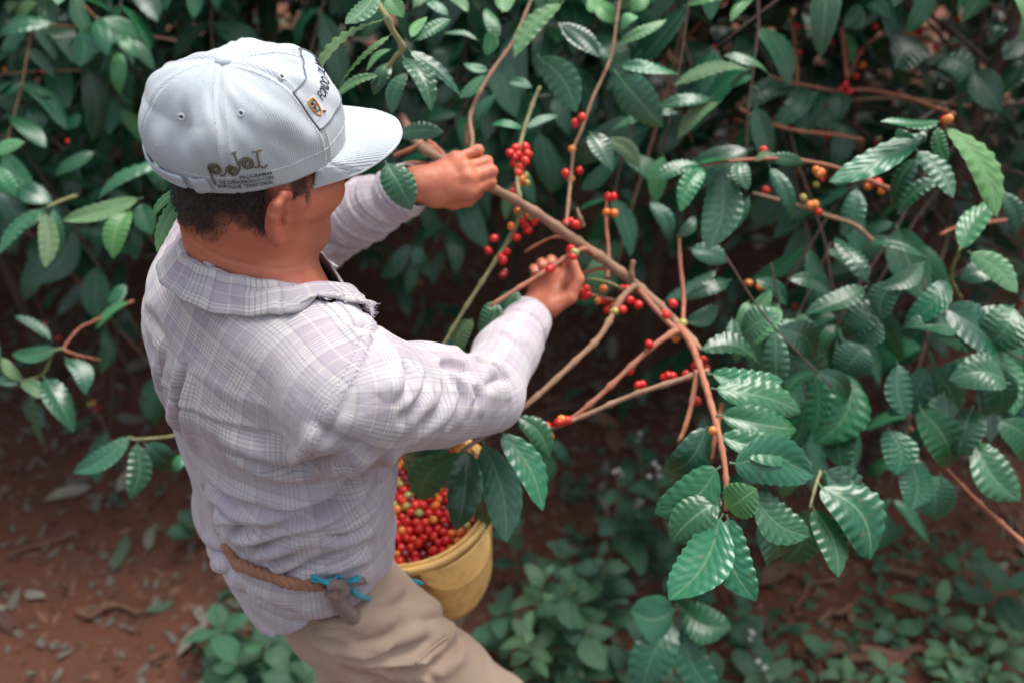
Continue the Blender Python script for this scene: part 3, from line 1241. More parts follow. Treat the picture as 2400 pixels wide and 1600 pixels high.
# cuffs: stitched band at each wrist
for W_, D_ in ((RW - FOR_R * .008, FOR_R), (LW - FOR_L * .004, FOR_L)):
    tt = (BASE - W_) @ D_
    m_ = np.linalg.norm(BASE - W_, axis=1) < .11
    seam += np.where(m_, -.0022 * np.exp(-((tt + .052) / .004) ** 2) + .0022 * np.clip((tt + .052) / .01, 0, 1), 0)
hz_ = cut_fields(BASE)
seam += np.where((BASE[:, 2] < 1.0), -.0012 * np.exp(-((hz_ + .014) / .0025) ** 2), 0)
sv_ = sv_ + sn * (ring + soft + seam)[:, None]
# pattern coordinates per corner, by cut piece
fc_ = BASE[sf].mean(1)


def arm_d(X, A, E, W):
    return np.minimum(seg_dist(X, np.array([A, E]))[0], seg_dist(X, np.array([E, W]))[0])


pR = ((fc_ - ARMO) @ ARMN > 0) & (arm_d(fc_, RS, RE, RW) < .088) & ((fc_[:, 2] > 1.22) | (fc_[:, 0] > -.14))
pL = ((fc_ - ARMOL) @ ARMNL > 0) & (fc_[:, 1] > 1.0) & (arm_d(fc_, LS, LE, LW) < .09)
pB = (fc_[:, 2] < 1.362 + .012 * np.abs((fc_[:, :2] - np.array([-.312, .94])) @ Rv[:2]) / .1) & ~pR & ~pL


def arm_uv(X, A, E, W):
    """length along the bent arm and arc round it"""
    d1, d2 = nrm(E - A), nrm(W - E)
    L1 = np.linalg.norm(E - A)
    s1, s2 = (X - A) @ d1, (X - E) @ d2
    q1 = np.linalg.norm(X - A - np.outer(np.clip(s1, -9, L1), d1), axis=1)
    q2 = np.linalg.norm(X - E - np.outer(np.clip(s2, 0, 9), d2), axis=1)
    w2 = 1 / (1 + np.exp(-np.clip((q1 - q2) / .022, -30, 30)))
    s = s1 * (1 - w2) + (L1 + s2) * w2
    ref = nrm(np.cross(d1, d2))
    o = nrm(np.cross(ref, d1))
    o2 = nrm(np.cross(ref, d2))
    r = X - A
    r2 = X - E
    th = np.arctan2(r @ ref, r @ o) * (1 - w2) + np.arctan2(r2 @ ref, r2 @ o2) * w2
    return np.stack([th * .06, s], 1)


Xc = BASE[sf]                       # n,4,3
flat = Xc.reshape(-1, 3)
th = np.arctan2((flat[:, 0] + .306) * Rv[0] + (flat[:, 1] - .93) * Rv[1], -((flat[:, 0] + .306) * Fv[0] + (flat[:, 1] - .93) * Fv[1]))
lat = (flat[:, 0] + .306) * Rv[0] + (flat[:, 1] - .93) * Rv[1]
fro = -((flat[:, 0] + .306) * Fv[0] + (flat[:, 1] - .93) * Fv[1])
uB = np.stack([th * .155 + .02 * np.sin(2 * th) * 0, flat[:, 2] + .01], 1)
uY = np.stack([lat * 1.06 + fro * .12, flat[:, 2] * .8 - fro * .55], 1)
uv = np.where(np.repeat(pB, 4)[:, None], uB, uY)
ar = arm_uv(flat, RS, RE, RW)
al = arm_uv(flat, LS, LE, LW)
uv = np.where(np.repeat(pR, 4)[:, None], ar, uv)
uv = np.where(np.repeat(pL, 4)[:, None], al, uv)
wob = np.stack([noise3(flat, 24, 31), noise3(flat, 24, 32)], 1) * .0022
shirt = ob('shirt', mesh('shirt', sv_, sf, M['shirt_plaid'], uv=uv + wob), person)
wash = np.clip((1.36 - BASE[:, 2]) / .06, 0, 1) * .9
wash = np.where(arm_d(BASE, RS, RE, RW) < .085, .55, wash)
at_ = shirt.data.attributes.new('wash', 'FLOAT', 'POINT')
at_.data.foreach_set('value', wash.astype(np.float32))
so = shirt.modifiers.new('cloth', 'SOLIDIFY')
so.thickness = .0022
so.offset = -1
SV, SF, SN = sv_, sf, vnormals(sv_, sf)
pkS = picker(SV)

# stitched tape along the right armhole and the yoke
gs = Geo()
for off in (-.0125, -.004):
    m_ = np.where((np.abs(sR - off) < .0022) & (BASE[:, 2] > 1.27) & nearR & ((BASE - CAM) @ FW < 1.35) & (BASE[:, 0] > -.28))[0]
    th_ = np.arctan2((SV[m_] - ARMO) @ nrm(np.cross(ARMN, ZZ)), (SV[m_] - ARMO) @ nrm(ZZ - ARMN * ARMN[2]))
    o_ = np.argsort(th_)
    ths, ps = th_[o_], (SV[m_] + SN[m_] * .0003)[o_]
    bins = np.linspace(ths[0], ths[-1], 60)
    pts = [ps[(ths >= a_) & (ths < b_)].mean(0) for a_, b_ in zip(bins[:-1], bins[1:]) if ((ths >= a_) & (ths < b_)).any()]
    for a_, b_ in zip(pts[:-1:1], pts[1::1]):
        if np.linalg.norm(np.array(a_) - b_) < .02:
            gs.tube([a_, np.array(a_) * .35 + np.array(b_) * .65], .0004, seg=4, sub=1)
tag(gs.build('seam_stitching', M['frayed_cotton'], shirt), kind='stuff')

# ---- collar: stand and fold round the neck, frayed at the right front
nphi, ns = 90, 16
CV = []
PH = np.linspace(-2.75, 2.75, nphi)          # 0 = centre back, + = his right
for i, ph in enumerate(PH):
    rad = -Fv * math.cos(ph) * (.080 if math.cos(ph) > 0 else .066) + Rv * math.sin(ph) * .074
    out = nrm(-Fv * math.cos(ph) + Rv * math.sin(ph))
    f_ = (1 - math.cos(ph)) / 2             # 0 back, 1 front
    c_ = RING_C + rad * (1 + .10 * f_) - ZZ * (.085 * f_ ** 1.8) - ZZ * .006 + Fv * .012 * f_ 
    hgt = .029 - .008 * f_
    fall = .030 + .010 * f_
    slope = nrm(out * .62 - ZZ * .78) if True else 0
    tp = c_ + ZZ * hgt - out * .004
    for j in range(ns):
        s = j / (ns - 1)
        if s < .38:
            k = s / .38
            p = c_ * (1 - k) + tp * k
        elif s < .52:
            a = (s - .38) / .14 * math.pi
            p = tp + out * .0045 * (1 - math.cos(a)) + ZZ * .0045 * math.sin(a)
        else:
            k = (s - .52) / .48
            p = tp + out * .009 + slope * fall * k + out * .007 * k * k
        wv = .0016 * math.sin(ph * 7 + s * 3) * s + .0012 * math.sin(ph * 17 + 2 * s)
        p = p + out * wv
        CV.append(p)
CV = np.array(CV)
for _ in range(2):                       # the fall lies on the shoulders
    dC = C.eval(CV)
    gC = C.grad(CV)
    jj = np.tile(np.arange(ns), nphi) / (ns - 1)
    need = np.where(jj < .62, -.05, .0045 + .002 * jj)
    CV = CV + gC * np.clip(need - dC, 0, .03)[:, None]
fr = np.random.default_rng(5)
for i, ph in enumerate(PH):
    if 1.3 < ph < 2.75:
        for j in range(ns - 4, ns):
            CV[i * ns + j] += fr.normal(size=3) * .0016 * (j - ns + 5) / 2
CF, CU = [], []
for i in range(nphi - 1):
    for j in range(ns - 1):
        CF.append((i * ns + j, (i + 1) * ns + j, (i + 1) * ns + j + 1, i * ns + j + 1))
        for (a_, b_) in ((i, j), (i + 1, j), (i + 1, j + 1), (i, j + 1)):
            CU.append((PH[a_] * .075, b_ * .006))
collar = ob('collar', mesh('collar', CV, CF, M['shirt_plaid'], uv=CU), shirt)
so = collar.modifiers.new('cloth', 'SOLIDIFY')
so.thickness = .003
so.offset = 0
# worn threads along the frayed collar end
gf = Geo()
for k in range(90):
    i = fr.integers(int(nphi * .78), nphi)
    top = fr.random() < .5
    p = CV[i * ns + (int(ns * .45) if top else ns - 1)]
    d = nrm(fr.normal(size=3) + ZZ * (.5 if top else -.4) + Rv * .3 + Fv * .4)
    l = .003 + .006 * fr.random()
    gf.tube([p, p + d * l * .5 + fr.normal(size=3) * .001, p + d * l + fr.normal(size=3) * .002], [.0006, .0005, .0003], seg=4, sub=2)
pE = CV[(nphi - 8) * ns + ns - 1]
gf.tube([pE, pE - ZZ * .012 + Rv * .006, pE - ZZ * .016 - Rv * .003], [.0010, .0008, .0006], seg=5, sub=4)
tag(gf.build('frayed_threads', M['frayed_cotton'], shirt), kind='stuff')

# undershirt neckline just showing at the nape
gu = Geo()
gu.tube([RING_C + (-Fv * math.cos(a) * .063 + Rv * math.sin(a) * .060) + ZZ * (.004 - .02 * (1 - math.cos(a)) / 2) for a in np.linspace(-2.2, .2, 14)], .004, seg=8)
gu.build('undershirt', M['under_shirt'], person)
# ------------------------------------------------------------------ cap
RIM_F, RIM_L, CAPH = .100, .084, .096
RIM_C = H(-.002, 0, .012)


def cap_pt(ph, th):
    """ph: 0 front, +90deg his right; th: 0 rim .. 1 top"""
    ph = np.asarray(ph, float)
    th = np.asarray(th, float)
    a = th * math.pi / 2
    r = np.cos(a) ** .72
    z = np.sin(a) ** .92 * CAPH
    cx, sx = np.cos(ph), np.sin(ph)
    bl = 1 + .07 * np.sin(np.clip(th, 0, 1) * math.pi)
    x = cx * r * RIM_F * bl
    y = sx * r * RIM_L * bl
    # the loose crown sits back and slouches over the strap
    x = x - .030 * np.sin(a) ** 1.2 - .009 * np.clip(-cx, 0, 1) ** 2 * np.sin(np.clip(th * 2.2, 0, 1) * math.pi)
    # the front panels stand taller
    z = z + .015 * np.clip(cx, 0, 1) ** 1.5 * np.sin(th * math.pi)
    # rim dips behind the ears
    z = z - .010 * (1 - th) * np.clip(-cx + .2, 0, 1) + .004 * (1 - th) * cx
    # seams between six panels
    k = (ph / (math.pi / 3)) + 0.5
    dseam = np.abs((k % 1) - .5) * (math.pi / 3) * r * .095
    dseam = np.abs(((ph / (math.pi / 3)) + .5) % 1 - .5) * (math.pi / 3) * np.maximum(r, .02) * .095
    groove = -.0012 * np.exp(-(dseam / .0016) ** 2) + .0008 * np.exp(-((dseam - .004) / .002) ** 2)
    # soft dents
    dent = .0042 * np.sin(3.1 * ph + 5 * th + .6) * np.sin(th * math.pi) + .0022 * np.sin(7 * ph - 6 * th) * np.sin(th * math.pi) + .0014 * np.sin(13 * ph + 9 * th) * (1 - th) * th * 2 + .0006 * np.sin(21 * ph - 16 * th + 2 * np.sin(3 * ph)) * np.sin(th * math.pi) + .0035 * np.exp(-((ph - 1.0) / .3) ** 2 - ((th - .22) / .1) ** 2) - .003 * np.exp(-((ph - 1.25 - th) / .12) ** 2 - ((th - .3) / .18) ** 2)
    dent = dent - .007 * np.exp(-((ph - 2.55) / .16) ** 2 - ((th - .42) / .25) ** 2) + .006 * np.exp(-((ph - 2.2) / .2) ** 2 - ((th - .45) / .25) ** 2)
    n = np.stack([cx * .8, sx, np.sin(a)], -1)
    n = n / np.linalg.norm(n, axis=-1, keepdims=True)
    q = np.stack([x, y, z], -1) + n * (groove + dent)[..., None]
    return RIM_C + q[..., :1] * hh + q[..., 1:2] * hl + q[..., 2:3] * hu


def cap_n(ph, th, e=.01):
    a = cap_pt(ph + e, th) - cap_pt(ph - e, th)
    b_ = cap_pt(ph, min(th + e, 1)) - cap_pt(ph, th - e)
    n = nrm(np.cross(a, b_))
    return n if n @ (cap_pt(ph, th) - H(-.02, 0, .03)) > 0 else -n


def cap_find(px, py):
    g1, g2 = np.meshgrid(np.linspace(-.6, 3.1, 220), np.linspace(0.01, .98, 120), indexing='ij')
    p = cap_pt(g1, g2).reshape(-1, 3)
    x_, y_, d_ = proj(p)
    e = (x_ - px) ** 2 + (y_ - py) ** 2 + np.where(d_ > 1.12, 1e4, 0)
    i = np.argmin(e)
    return g1.ravel()[i], g2.ravel()[i]


nph, nth = 240, 70
PHI = np.linspace(-math.pi, math.pi, nph + 1)[:-1]
TH = np.linspace(0, .985, nth)
g1, g2 = np.meshgrid(PHI, TH, indexing='ij')
cv = cap_pt(g1, g2).reshape(-1, 3)
cf_, cu_ = [], []


def cid(i, j):
    return (i % nph) * nth + j


for i in range(nph):
    phm = PHI[i] + math.pi / nph
    ab = math.pi - abs(phm)
    for j in range(nth - 1):
        # arched opening above the strap at the back
        if ab < .2 and TH[j] + .01 < .10 * math.sqrt(max(0, 1 - (ab / .2) ** 2)):
            continue
        cf_.append((cid(i, j), cid(i + 1, j), cid(i + 1, j + 1), cid(i, j + 1)))
        for (a_, b_) in ((i, j), (i + 1, j), (i + 1, j + 1), (i, j + 1)):
            pp = PHI[0] + a_ * 2 * math.pi / nph
            sg = math.floor((phm / (math.pi / 3)) + .5) * math.pi / 3
            cu_.append(((pp - sg) * .095 * max(.15, math.cos(TH[b_] * math.pi / 2) ** .72) + sg * .3, TH[b_] * .16))
top = len(cv)
cv = np.vstack([cv, cap_pt(np.array([0.0]), np.array([1.0]))])
for i in range(nph):
    cf_.append((cid(i, nth - 1), cid(i + 1, nth - 1), top))
    cu_ += [(0, .16), (.002, .16), (.001, .162)]
cap = bpy.data.objects.new('cap', None)
COL.objects.link(cap)
cap.parent = person
cap.matrix_parent_inverse = Matrix(INV[person.name])
f0 = cf_[len(cf_) // 2]
if np.cross(cv[f0[1]] - cv[f0[0]], cv[f0[2]] - cv[f0[0]]) @ (cv[f0[0]] - H(-.02, 0, .03)) < 0:
    cf_ = [tuple(f[::-1]) for f in cf_]
    k_ = 0
    nu_ = []
    for f in cf_:
        nu_ += cu_[k_:k_ + len(f)][::-1]
        k_ += len(f)
    cu_ = nu_
cm = mesh('crown', cv, cf_, M['cap_twill'], uv=cu_)
crown = ob('crown', cm, cap)
mo = crown.modifiers.new('cloth', 'SOLIDIFY')
mo.thickness = .0022
mo.offset = -1
# brim
nb, nr_ = 70, 22
bv, bf, bu = [], [], []
PB = np.linspace(-1.22, 1.22, nb)
for i, ph in enumerate(PB):
    r0 = cap_pt(ph, .02)
    e_ = abs(ph) / 1.22
    Lr = .077 * (1 - e_ ** 2.3) ** .7 if e_ < 1 else 0
    for j in range(nr_):
        s = j / (nr_ - 1)
        ylat = (r0 - RIM_C) @ hl
        fwd = s * Lr
        yl = ylat * (1 - .10 * s * (e_ > .6) * (e_ - .6))
        p = RIM_C + hh * ((r0 - RIM_C) @ hh + fwd) + hl * yl + hu * ((r0 - RIM_C) @ hu)
        p = p - hu * (yl / .085) ** 2 * (.014 * s + .001) - hu * (.010 * s * s) - hu * .002
        st = .00035 * math.sin(s * Lr / .0055 * 2 * math.pi)
        p = p + hu * st
        bv.append(p)
        bu.append((yl, fwd))
for i in range(nb - 1):
    for j in range(nr_ - 1):
        bf.append((i * nr_ + j, i * nr_ + j + 1, (i + 1) * nr_ + j + 1, (i + 1) * nr_ + j))
bul = [bu[k] for f in bf for k in f]
brim = ob('brim', mesh('brim', np.array(bv), bf, M['cap_twill'], uv=bul), cap)
mo = brim.modifiers.new('board', 'SOLIDIFY')
mo.thickness = .0036
mo.offset = 0
# brim edge piping
Geo().tube([bv[i * nr_ + nr_ - 1] for i in range(0, nb, 3)] + [bv[-1]], .0022, seg=8, sub=3).build('piping', M['cap_twill'], brim)
# sweatband seam line round the rim
Geo().tube([cap_pt(a, .115) - cap_n(a, .115) * .0002 for a in np.linspace(-2.6, 2.6, 90)], .0006, seg=5, sub=2).build('rim_stitching', M['thread_white'], cap)
# button
gb = Geo()
bc = cap_pt(0.0, 1.0)
bn = nrm(hu - hh * .25)
bx_ = nrm(np.cross(bn, hl))
for j, (r, hgt) in enumerate(((.0075, -.002), (.0082, .002), (.0072, .0046), (.004, .006), (.0001, .0064))):
    for s in range(18):
        a = 2 * math.pi * s / 18
        gb.V.append(tuple(bc + bn * hgt + r * (math.cos(a) * hl + math.sin(a) * bx_)))
for j in range(4):
    for s in range(18):
        k = (s + 1) % 18
        gb.F.append((j * 18 + s, j * 18 + k, (j + 1) * 18 + k, (j + 1) * 18 + s))
gb.build('button', M['cap_twill'], cap)
# eyelets
for px_, py_ in ((565, 265), (660, 180), (425, 275)):
    ph, th_ = cap_find(px_, py_)
    c0, n0 = cap_pt(ph, th_), cap_n(ph, th_)
    a0 = nrm(np.cross(n0, ZZ))
    b0 = np.cross(n0, a0)
    ge = Geo()
    ge.tube([c0 + n0 * .0004 + .0027 * (a0 * math.cos(q) + b0 * math.sin(q)) for q in np.linspace(0, 2 * math.pi, 17)], .0008, seg=6, sub=1)
    eo = ge.build('eyelet', M['thread_white'], cap)
    gd = Geo()
    gd.V = [tuple(c0 + n0 * .0006 + .0012 * (a0 * math.cos(q) + b0 * math.sin(q))) for q in np.linspace(0, 2 * math.pi, 12, endpoint=False)]
    gd.F = [tuple(range(12))]
    gd.build('eyelet_hole', M['eyelet_dark'], cap, smooth=False)
# needle-stitched panel seams
gq = Geo()
for k in range(-2, 3):
    ph = k * math.pi / 3
    for off in (-.0045, .0045):
        for t0 in np.linspace(.04, .93, 46):
            rr = max(.1, math.cos(t0 * math.pi / 2) ** .72) * .095
            q = [cap_pt(ph + off / rr, t) + cap_n(ph + off / rr, t) * .0002 for t in (t0, t0 + .012)]
            gq.tube(q, .0004, seg=4, sub=1)
tag(gq.build('panel_stitching', M['thread_white'], cap), kind='stuff')


def on_cap(ph0, th0, ang):
    """a flat drawing (metres, x along the reading direction) laid over the cloth at ph0, th0"""
    c0 = cap_pt(ph0, th0)
    ex = cap_pt(ph0 - .02, th0) - c0
    et = cap_pt(ph0, th0 + .02) - c0
    lx, lt = np.linalg.norm(ex) / .02, np.linalg.norm(et) / .02
    ca, sa = math.cos(ang), math.sin(ang)

    def f(x, y, lift=.0008):
        xx, yy = x * ca - y * sa, x * sa + y * ca
        ph, th_ = ph0 - xx / lx, th0 + yy / lt
        return cap_pt(ph, th_) + cap_n(ph, th_) * lift
    return f


def text_geo(body_, size, place, weight=0.0, lift=.0008, sx=1.0):
    cu = bpy.data.curves.new('lettering', 'FONT')
    cu.body = body_
    cu.size = size
    cu.offset = weight
    cu.resolution_u = 2
    cu.fill_mode = 'FRONT'
    to = bpy.data.objects.new('lettering', cu)
    COL.objects.link(to)
    dg = bpy.context.evaluated_depsgraph_get()
    tm = to.evaluated_get(dg).to_mesh()
    vv = [tuple(v.co) for v in tm.vertices]
    ff = [tuple(p.vertices) for p in tm.polygons]
    bpy.data.objects.remove(to)
    bpy.data.curves.remove(cu)
    return [place(v[0] * sx, v[1], lift) for v in vv], ff


# embroidered letters: pdet with spiral bowls
A0 = cap_find(500, 432)
A1 = cap_find(618, 408)
pl0 = on_cap(A0[0], A0[1], 0)
p0_, p1_ = cap_pt(*A0), cap_pt(*A1)
c0 = cap_pt(*A0)
ex = nrm(cap_pt(A0[0] - .02, A0[1]) - c0)
et = nrm(cap_pt(A0[0], A0[1] + .02) - c0)
ANG = math.atan2((p1_ - p0_) @ et, (p1_ - p0_) @ ex)
pl0 = on_cap(A0[0], A0[1], ANG)
WID = np.linalg.norm(p1_ - p0_)
gt = Geo()


def stroke(pts, r=.00085):
    gt.tube([pl0(x_ * WID, y_ * WID * 1.45, .0008) for x_, y_ in pts], r, seg=6, sub=4)


def spiral(cx, cy, r, turns=2.4, a0=0, d=1):
    return [(cx + r * (1 - .82 * k) * math.cos(a0 + d * k * turns * 2 * math.pi), cy + r * (1 - .82 * k) * math.sin(a0 + d * k * turns * 2 * math.pi)) for k in np.linspace(0, 1, 30)]


stroke([(.045, .02), (.04, .2), (.033, .36)] + spiral(.14, .33, .115, 2.3, math.pi, -1))
stroke([(.20, .21), (.27, .22), (.31, .28)] + spiral(.42, .30, .11, 2.3, math.pi, -1))
stroke([(.52, .28), (.56, .34)] + spiral(.70, .415, .13, 2.3, math.pi, -1))
stroke([(.56, .38), (.53, .50), (.50, .635)])
stroke([(.46, .62), (.55, .65)])
stroke([(.80, .34), (.86, .32), (.91, .36), (.91, .50), (.92, .63)])
stroke([(.83, .62), (1.01, .63)])
stroke([(.91, .36), (.98, .29), (1.06, .34)])
tag(gt.build('embroidery', M['thread_olive'], cap), kind='stuff')
for tx, x_, y_, w_ in (('PROGRAMAS', .51, .200, .60), ('DE DESARROLLO CON', .14, .070, .985), ('ENFOQUE TERRITORIAL', .08, -.060, 1.04)):
    flat_ = text_geo(tx, WID * .142, lambda a_, b_, l_: (a_, b_, 0), WID * .0012)[0]
    k_ = w_ * WID / (max(v[0] for v in flat_) - min(v[0] for v in flat_))
    vv, ff = text_geo(tx, WID * .142, lambda a_, b_, l_, q=(x_, y_): pl0(a_ + q[0] * WID, b_ + q[1] * WID, l_), WID * .0012, .0009, k_)
    gg = Geo()
    gg.add(vv, ff)
    tag(gg.build('lettering', M['thread_black'], cap, smooth=False), kind='stuff')

# woven front patch with a small crest
B0 = cap_find(722, 258)
plf = on_cap(B0[0], B0[1], 0)
pw, phh = .115, .046
gp = Geo()
n1_, n2_ = 30, 10
for i in range(n1_ + 1):
    for j in range(n2_ + 1):
        gp.V.append(tuple(plf(-.004 + pw * i / n1_, -.022 + phh * j / n2_, .0010)))
for i in range(n1_):
    for j in range(n2_):
        gp.F.append((i * (n2_ + 1) + j, (i + 1) * (n2_ + 1) + j, (i + 1) * (n2_ + 1) + j + 1, i * (n2_ + 1) + j + 1))
patch = gp.build('patch', M['cap_twill'], cap)
ob_ = [(-.004 + pw * t, -.022) for t in np.linspace(0, 1, 20)] + [(-.004 + pw, -.022 + phh * t) for t in np.linspace(0, 1, 8)] + \
      [(-.004 + pw * (1 - t), -.022 + phh) for t in np.linspace(0, 1, 20)] + [(-.004, -.022 + phh * (1 - t)) for t in np.linspace(0, 1, 8)]
Geo().tube([plf(x_, y_, .0014) for x_, y_ in ob_], .0008, seg=5, sub=1).build('patch_border', M['thread_grey'], cap)
ge = Geo()
for i in range(7):
    for j in range(7):
        ge.V.append(tuple(plf(-.001 + .021 * i / 6, -.019 + .040 * j / 6 * .55 + .006, .0014)))
for i in range(6):
    for j in range(6):
        ge.F.append((i * 7 + j, (i + 1) * 7 + j, (i + 1) * 7 + j + 1, i * 7 + j + 1))
ge.build('crest_ground', M['patch_white'], cap)
cx_, cy_ = .0095, -.002
sh = [(-.006, .009), (.006, .009), (.006, 0), (.004, -.006), (0, -.009), (-.004, -.006), (-.006, 0), (-.006, .009)]
Geo().tube([plf(cx_ + a_, cy_ + b_, .002) for a_, b_ in sh], .0011, seg=5, sub=2).build('crest_gold', M['thread_gold'], cap)
g_ = Geo()
for y_ in (-.004, .001, .006):
    g_.tube([plf(cx_ - .004, cy_ + y_, .002), plf(cx_ + .004, cy_ + y_, .002)], .001, seg=5, sub=2)
g_.build('crest_green', M['thread_green'], cap)
g_ = Geo()
g_.tube([plf(cx_ - .002, cy_ - .002, .0022), plf(cx_ + .003, cy_ + .003, .0022)], .0011, seg=5, sub=2)
g_.tube([plf(cx_ + .006, cy_ - .008, .0022), plf(cx_ + .009, cy_ - .010, .0022)], .0011, seg=5, sub=2)
g_.build('crest_red', M['thread_red'], cap)
g_ = Geo()
g_.tube([plf(cx_ - .001, cy_ + .004, .0024), plf(cx_ + .001, cy_ + .005, .0024)], .0013, seg=5, sub=2)
g_.build('crest_black', M['thread_black'], cap)
vv, ff = text_geo('FONDO COLOMBIA', .0155, lambda a_, b_, l_: plf(a_ + .026, b_ - .004, l_), .0002, .0016, .72)
gg = Geo()
gg.add(vv, ff)
tag(gg.build('lettering', M['thread_black'], cap, smooth=False), kind='stuff')
# back strap with its loop and end
gs_ = []
ang_ = np.linspace(math.pi - .52, math.pi + .52, 30)
sv2, sf2, su2 = [], [], []
for i, a in enumerate(ang_):
    for j in range(5):
        t = .005 + .022 * j
        sv2.append(cap_pt(a, t) + cap_n(a, t) * .0022)
for i in range(29):
    for j in range(4):
        f = (i * 5 + j, (i + 1) * 5 + j, (i + 1) * 5 + j + 1, i * 5 + j + 1)
        sf2.append(f)
        su2 += [(f_ // 5 * .003, f_ % 5 * .004) for f_ in f]
so_ = ob('strap', mesh('strap', np.array(sv2), sf2, M['cap_twill'], uv=su2), cap)
mo = so_.modifiers.new('cloth', 'SOLIDIFY')
mo.thickness = .003
L0 = cap_find(478, 440)
gl = Geo()
fl_ = on_cap(L0[0], .055, 0)
gl.tube([fl_(x_, y_, .004) for x_, y_ in ((-.012, -.009), (-.011, .012), (.006, .012), (.012, .002), (.010, -.010), (-.012, -.009))], .0016, seg=6, sub=4)
gl.build('strap_loop', M['thread_grey'], cap)
gl = Geo()
for i in range(7):
    for j in range(5):
        gl.V.append(tuple(fl_(-.009 + .0028 * i, -.008 + .0045 * j, .0045 + .0015 * math.sin(i * .9))))
for i in range(6):
    for j in range(4):
        gl.F.append((i * 5 + j, (i + 1) * 5 + j, (i + 1) * 5 + j + 1, i * 5 + j + 1))
lo_ = gl.build('strap_end', M['cap_twill'], cap)
mo = lo_.modifiers.new('cloth', 'SOLIDIFY')
mo.thickness = .002
# lint standing on the cloth edge
gz = []
rz = np.random.default_rng(3)
for k in range(1600):
    ph, th_ = rz.uniform(-1.6, 3.1), rz.uniform(0.02, .97)
    p, n = cap_pt(ph, th_), cap_n(ph, th_)
    d = nrm(n + rz.normal(size=3) * .7) * (.0012 + .0016 * rz.random())
    s_ = nrm(rz.normal(size=3)) * .0002
    gz += [p - s_, p + s_, p + d]
ob('lint', mesh('lint', np.array(gz), np.arange(len(gz)).reshape(-1, 3), M['thread_white'], smooth=False), cap)['kind'] = 'stuff'

# ------------------------------------------------------------------ rope round the waist
def rope(path, r, strands=3, pitch=.03, turns=1.0):
    p, _ = catmull(path, [r] * len(path), 10)
    L = np.r_[0, np.cumsum(np.linalg.norm(np.diff(p, axis=0), axis=1))]
    m = int(L[-1] / .004)
    q = np.linspace(0, L[-1], m)
    p = np.stack([np.interp(q, L, p[:, i]) for i in range(3)], 1)
    Tn = nrm(np.gradient(p, axis=0))
    up_ = nrm(np.cross(Tn, np.cross(np.tile(ZZ, (m, 1)), Tn)))
    sd2 = np.cross(Tn, up_)
    g = Geo()
    for k in range(strands):
        a = q / pitch * 2 * math.pi + k * 2 * math.pi / strands
        c = p + (np.cos(a)[:, None] * up_ + np.sin(a)[:, None] * sd2 * .7) * r * .62
        g.tube(c[::2], r * .62, seg=6, sub=1)
    return g


def waist(ph, z_, off=.004):
    x_, y_ = np.interp(z_, TZ, TX), np.interp(z_, TZ, TY)
    a_, b_ = np.interp(z_, TZ, TA) + off, np.interp(z_, TZ, TB) + off
    n_ = 2.25
    c_, s_ = abs(math.cos(ph)), abs(math.sin(ph))
    k = ((c_ / b_) ** n_ + (s_ / a_) ** n_) ** (-1 / n_)
    return np.array([x_, y_, z_]) + k * (-Fv * math.cos(ph) + Rv * math.sin(ph))


rp = []
for px_, py_ in ((545, 1308), (580, 1325), (625, 1345), (680, 1362), (730, 1370), (770, 1372)):
    q, i_ = pkS(px_, py_, 7)
    rp.append(q + SN[i_] * .003)
rope_o = rope([waist(a, rp[0][2] + .004 * k, -.012) for k, a in enumerate((3.4, 3.9, 4.6, 5.2, 5.8, 6.15))] + rp, .0085).build('rope_belt', M['rope_fibre'])
tag(rope_o, 'braided tan rope tied round the waist of the plaid shirt', 'rope')
KN = rp[-1]
ALLV_ = np.vstack([SV, tv])
ALLN_ = np.vstack([SN, nz_])
pk0 = picker(ALLV_)
ly = lambda x_, y_, off: pk0(x_, y_, 6)[0] + ALLN_[pk0(x_, y_, 6)[1]] * off
gk = rope([KN, ly(800, 1362, .006), ly(840, 1358, .006), P(895, 1352, 1.43), P(930, 1345, 1.47), P(958, 1345, 1.49)], .0055, 3, .022)
gk.tube([ly(778, 1372, .006), ly(790, 1395, .008), ly(808, 1420, .008), ly(822, 1444, .008)], [.010, .009, .010, .0115], seg=9)
gk.tube([ly(768, 1362, .010), ly(785, 1352, .012), ly(802, 1368, .012), ly(790, 1386, .011), ly(772, 1378, .010)], .007, seg=8)
ko = gk.build('rope_knot', M['rope_grey'])
tag(ko, 'greyish rope knot with a hanging tail at the hip', 'rope')
gc = Geo()
ALLV = np.vstack([SV, tv])
ALLN = np.vstack([SN, nz_])
pkA = picker(ALLV)


def lay(pts, off):
    return np.array([pkA(x_, y_, 6)[0] + ALLN[pkA(x_, y_, 6)[1]] * off for x_, y_ in pts])


for k in range(5):
    gc.tube(lay([(738, 1350), (765, 1352), (795, 1352), (815, 1362), (830, 1380), (848, 1396), (868, 1400)], .007) + RNG.normal(size=(7, 3)) * .0025, .0023, seg=5)
for k in range(4):
    o = RNG.normal(size=(4, 3)) * .003
    q = lay([(800, 1350), (835, 1350)], .009)
    gc.tube(np.array([q[0], q[1], P(880, 1345, 1.41), P(918, 1340, 1.45)]) + o, .0022, seg=5)
    gc.tube(np.array([P(930, 1348, 1.46), P(950, 1354, 1.47), P(978, 1360, 1.48), P(990, 1362, 1.485)]) + o * .6, .0016, seg=5)
tag(gc.build('cord', M['cord_blue']), 'frayed blue plastic cord knotted onto the rope belt', 'cord')

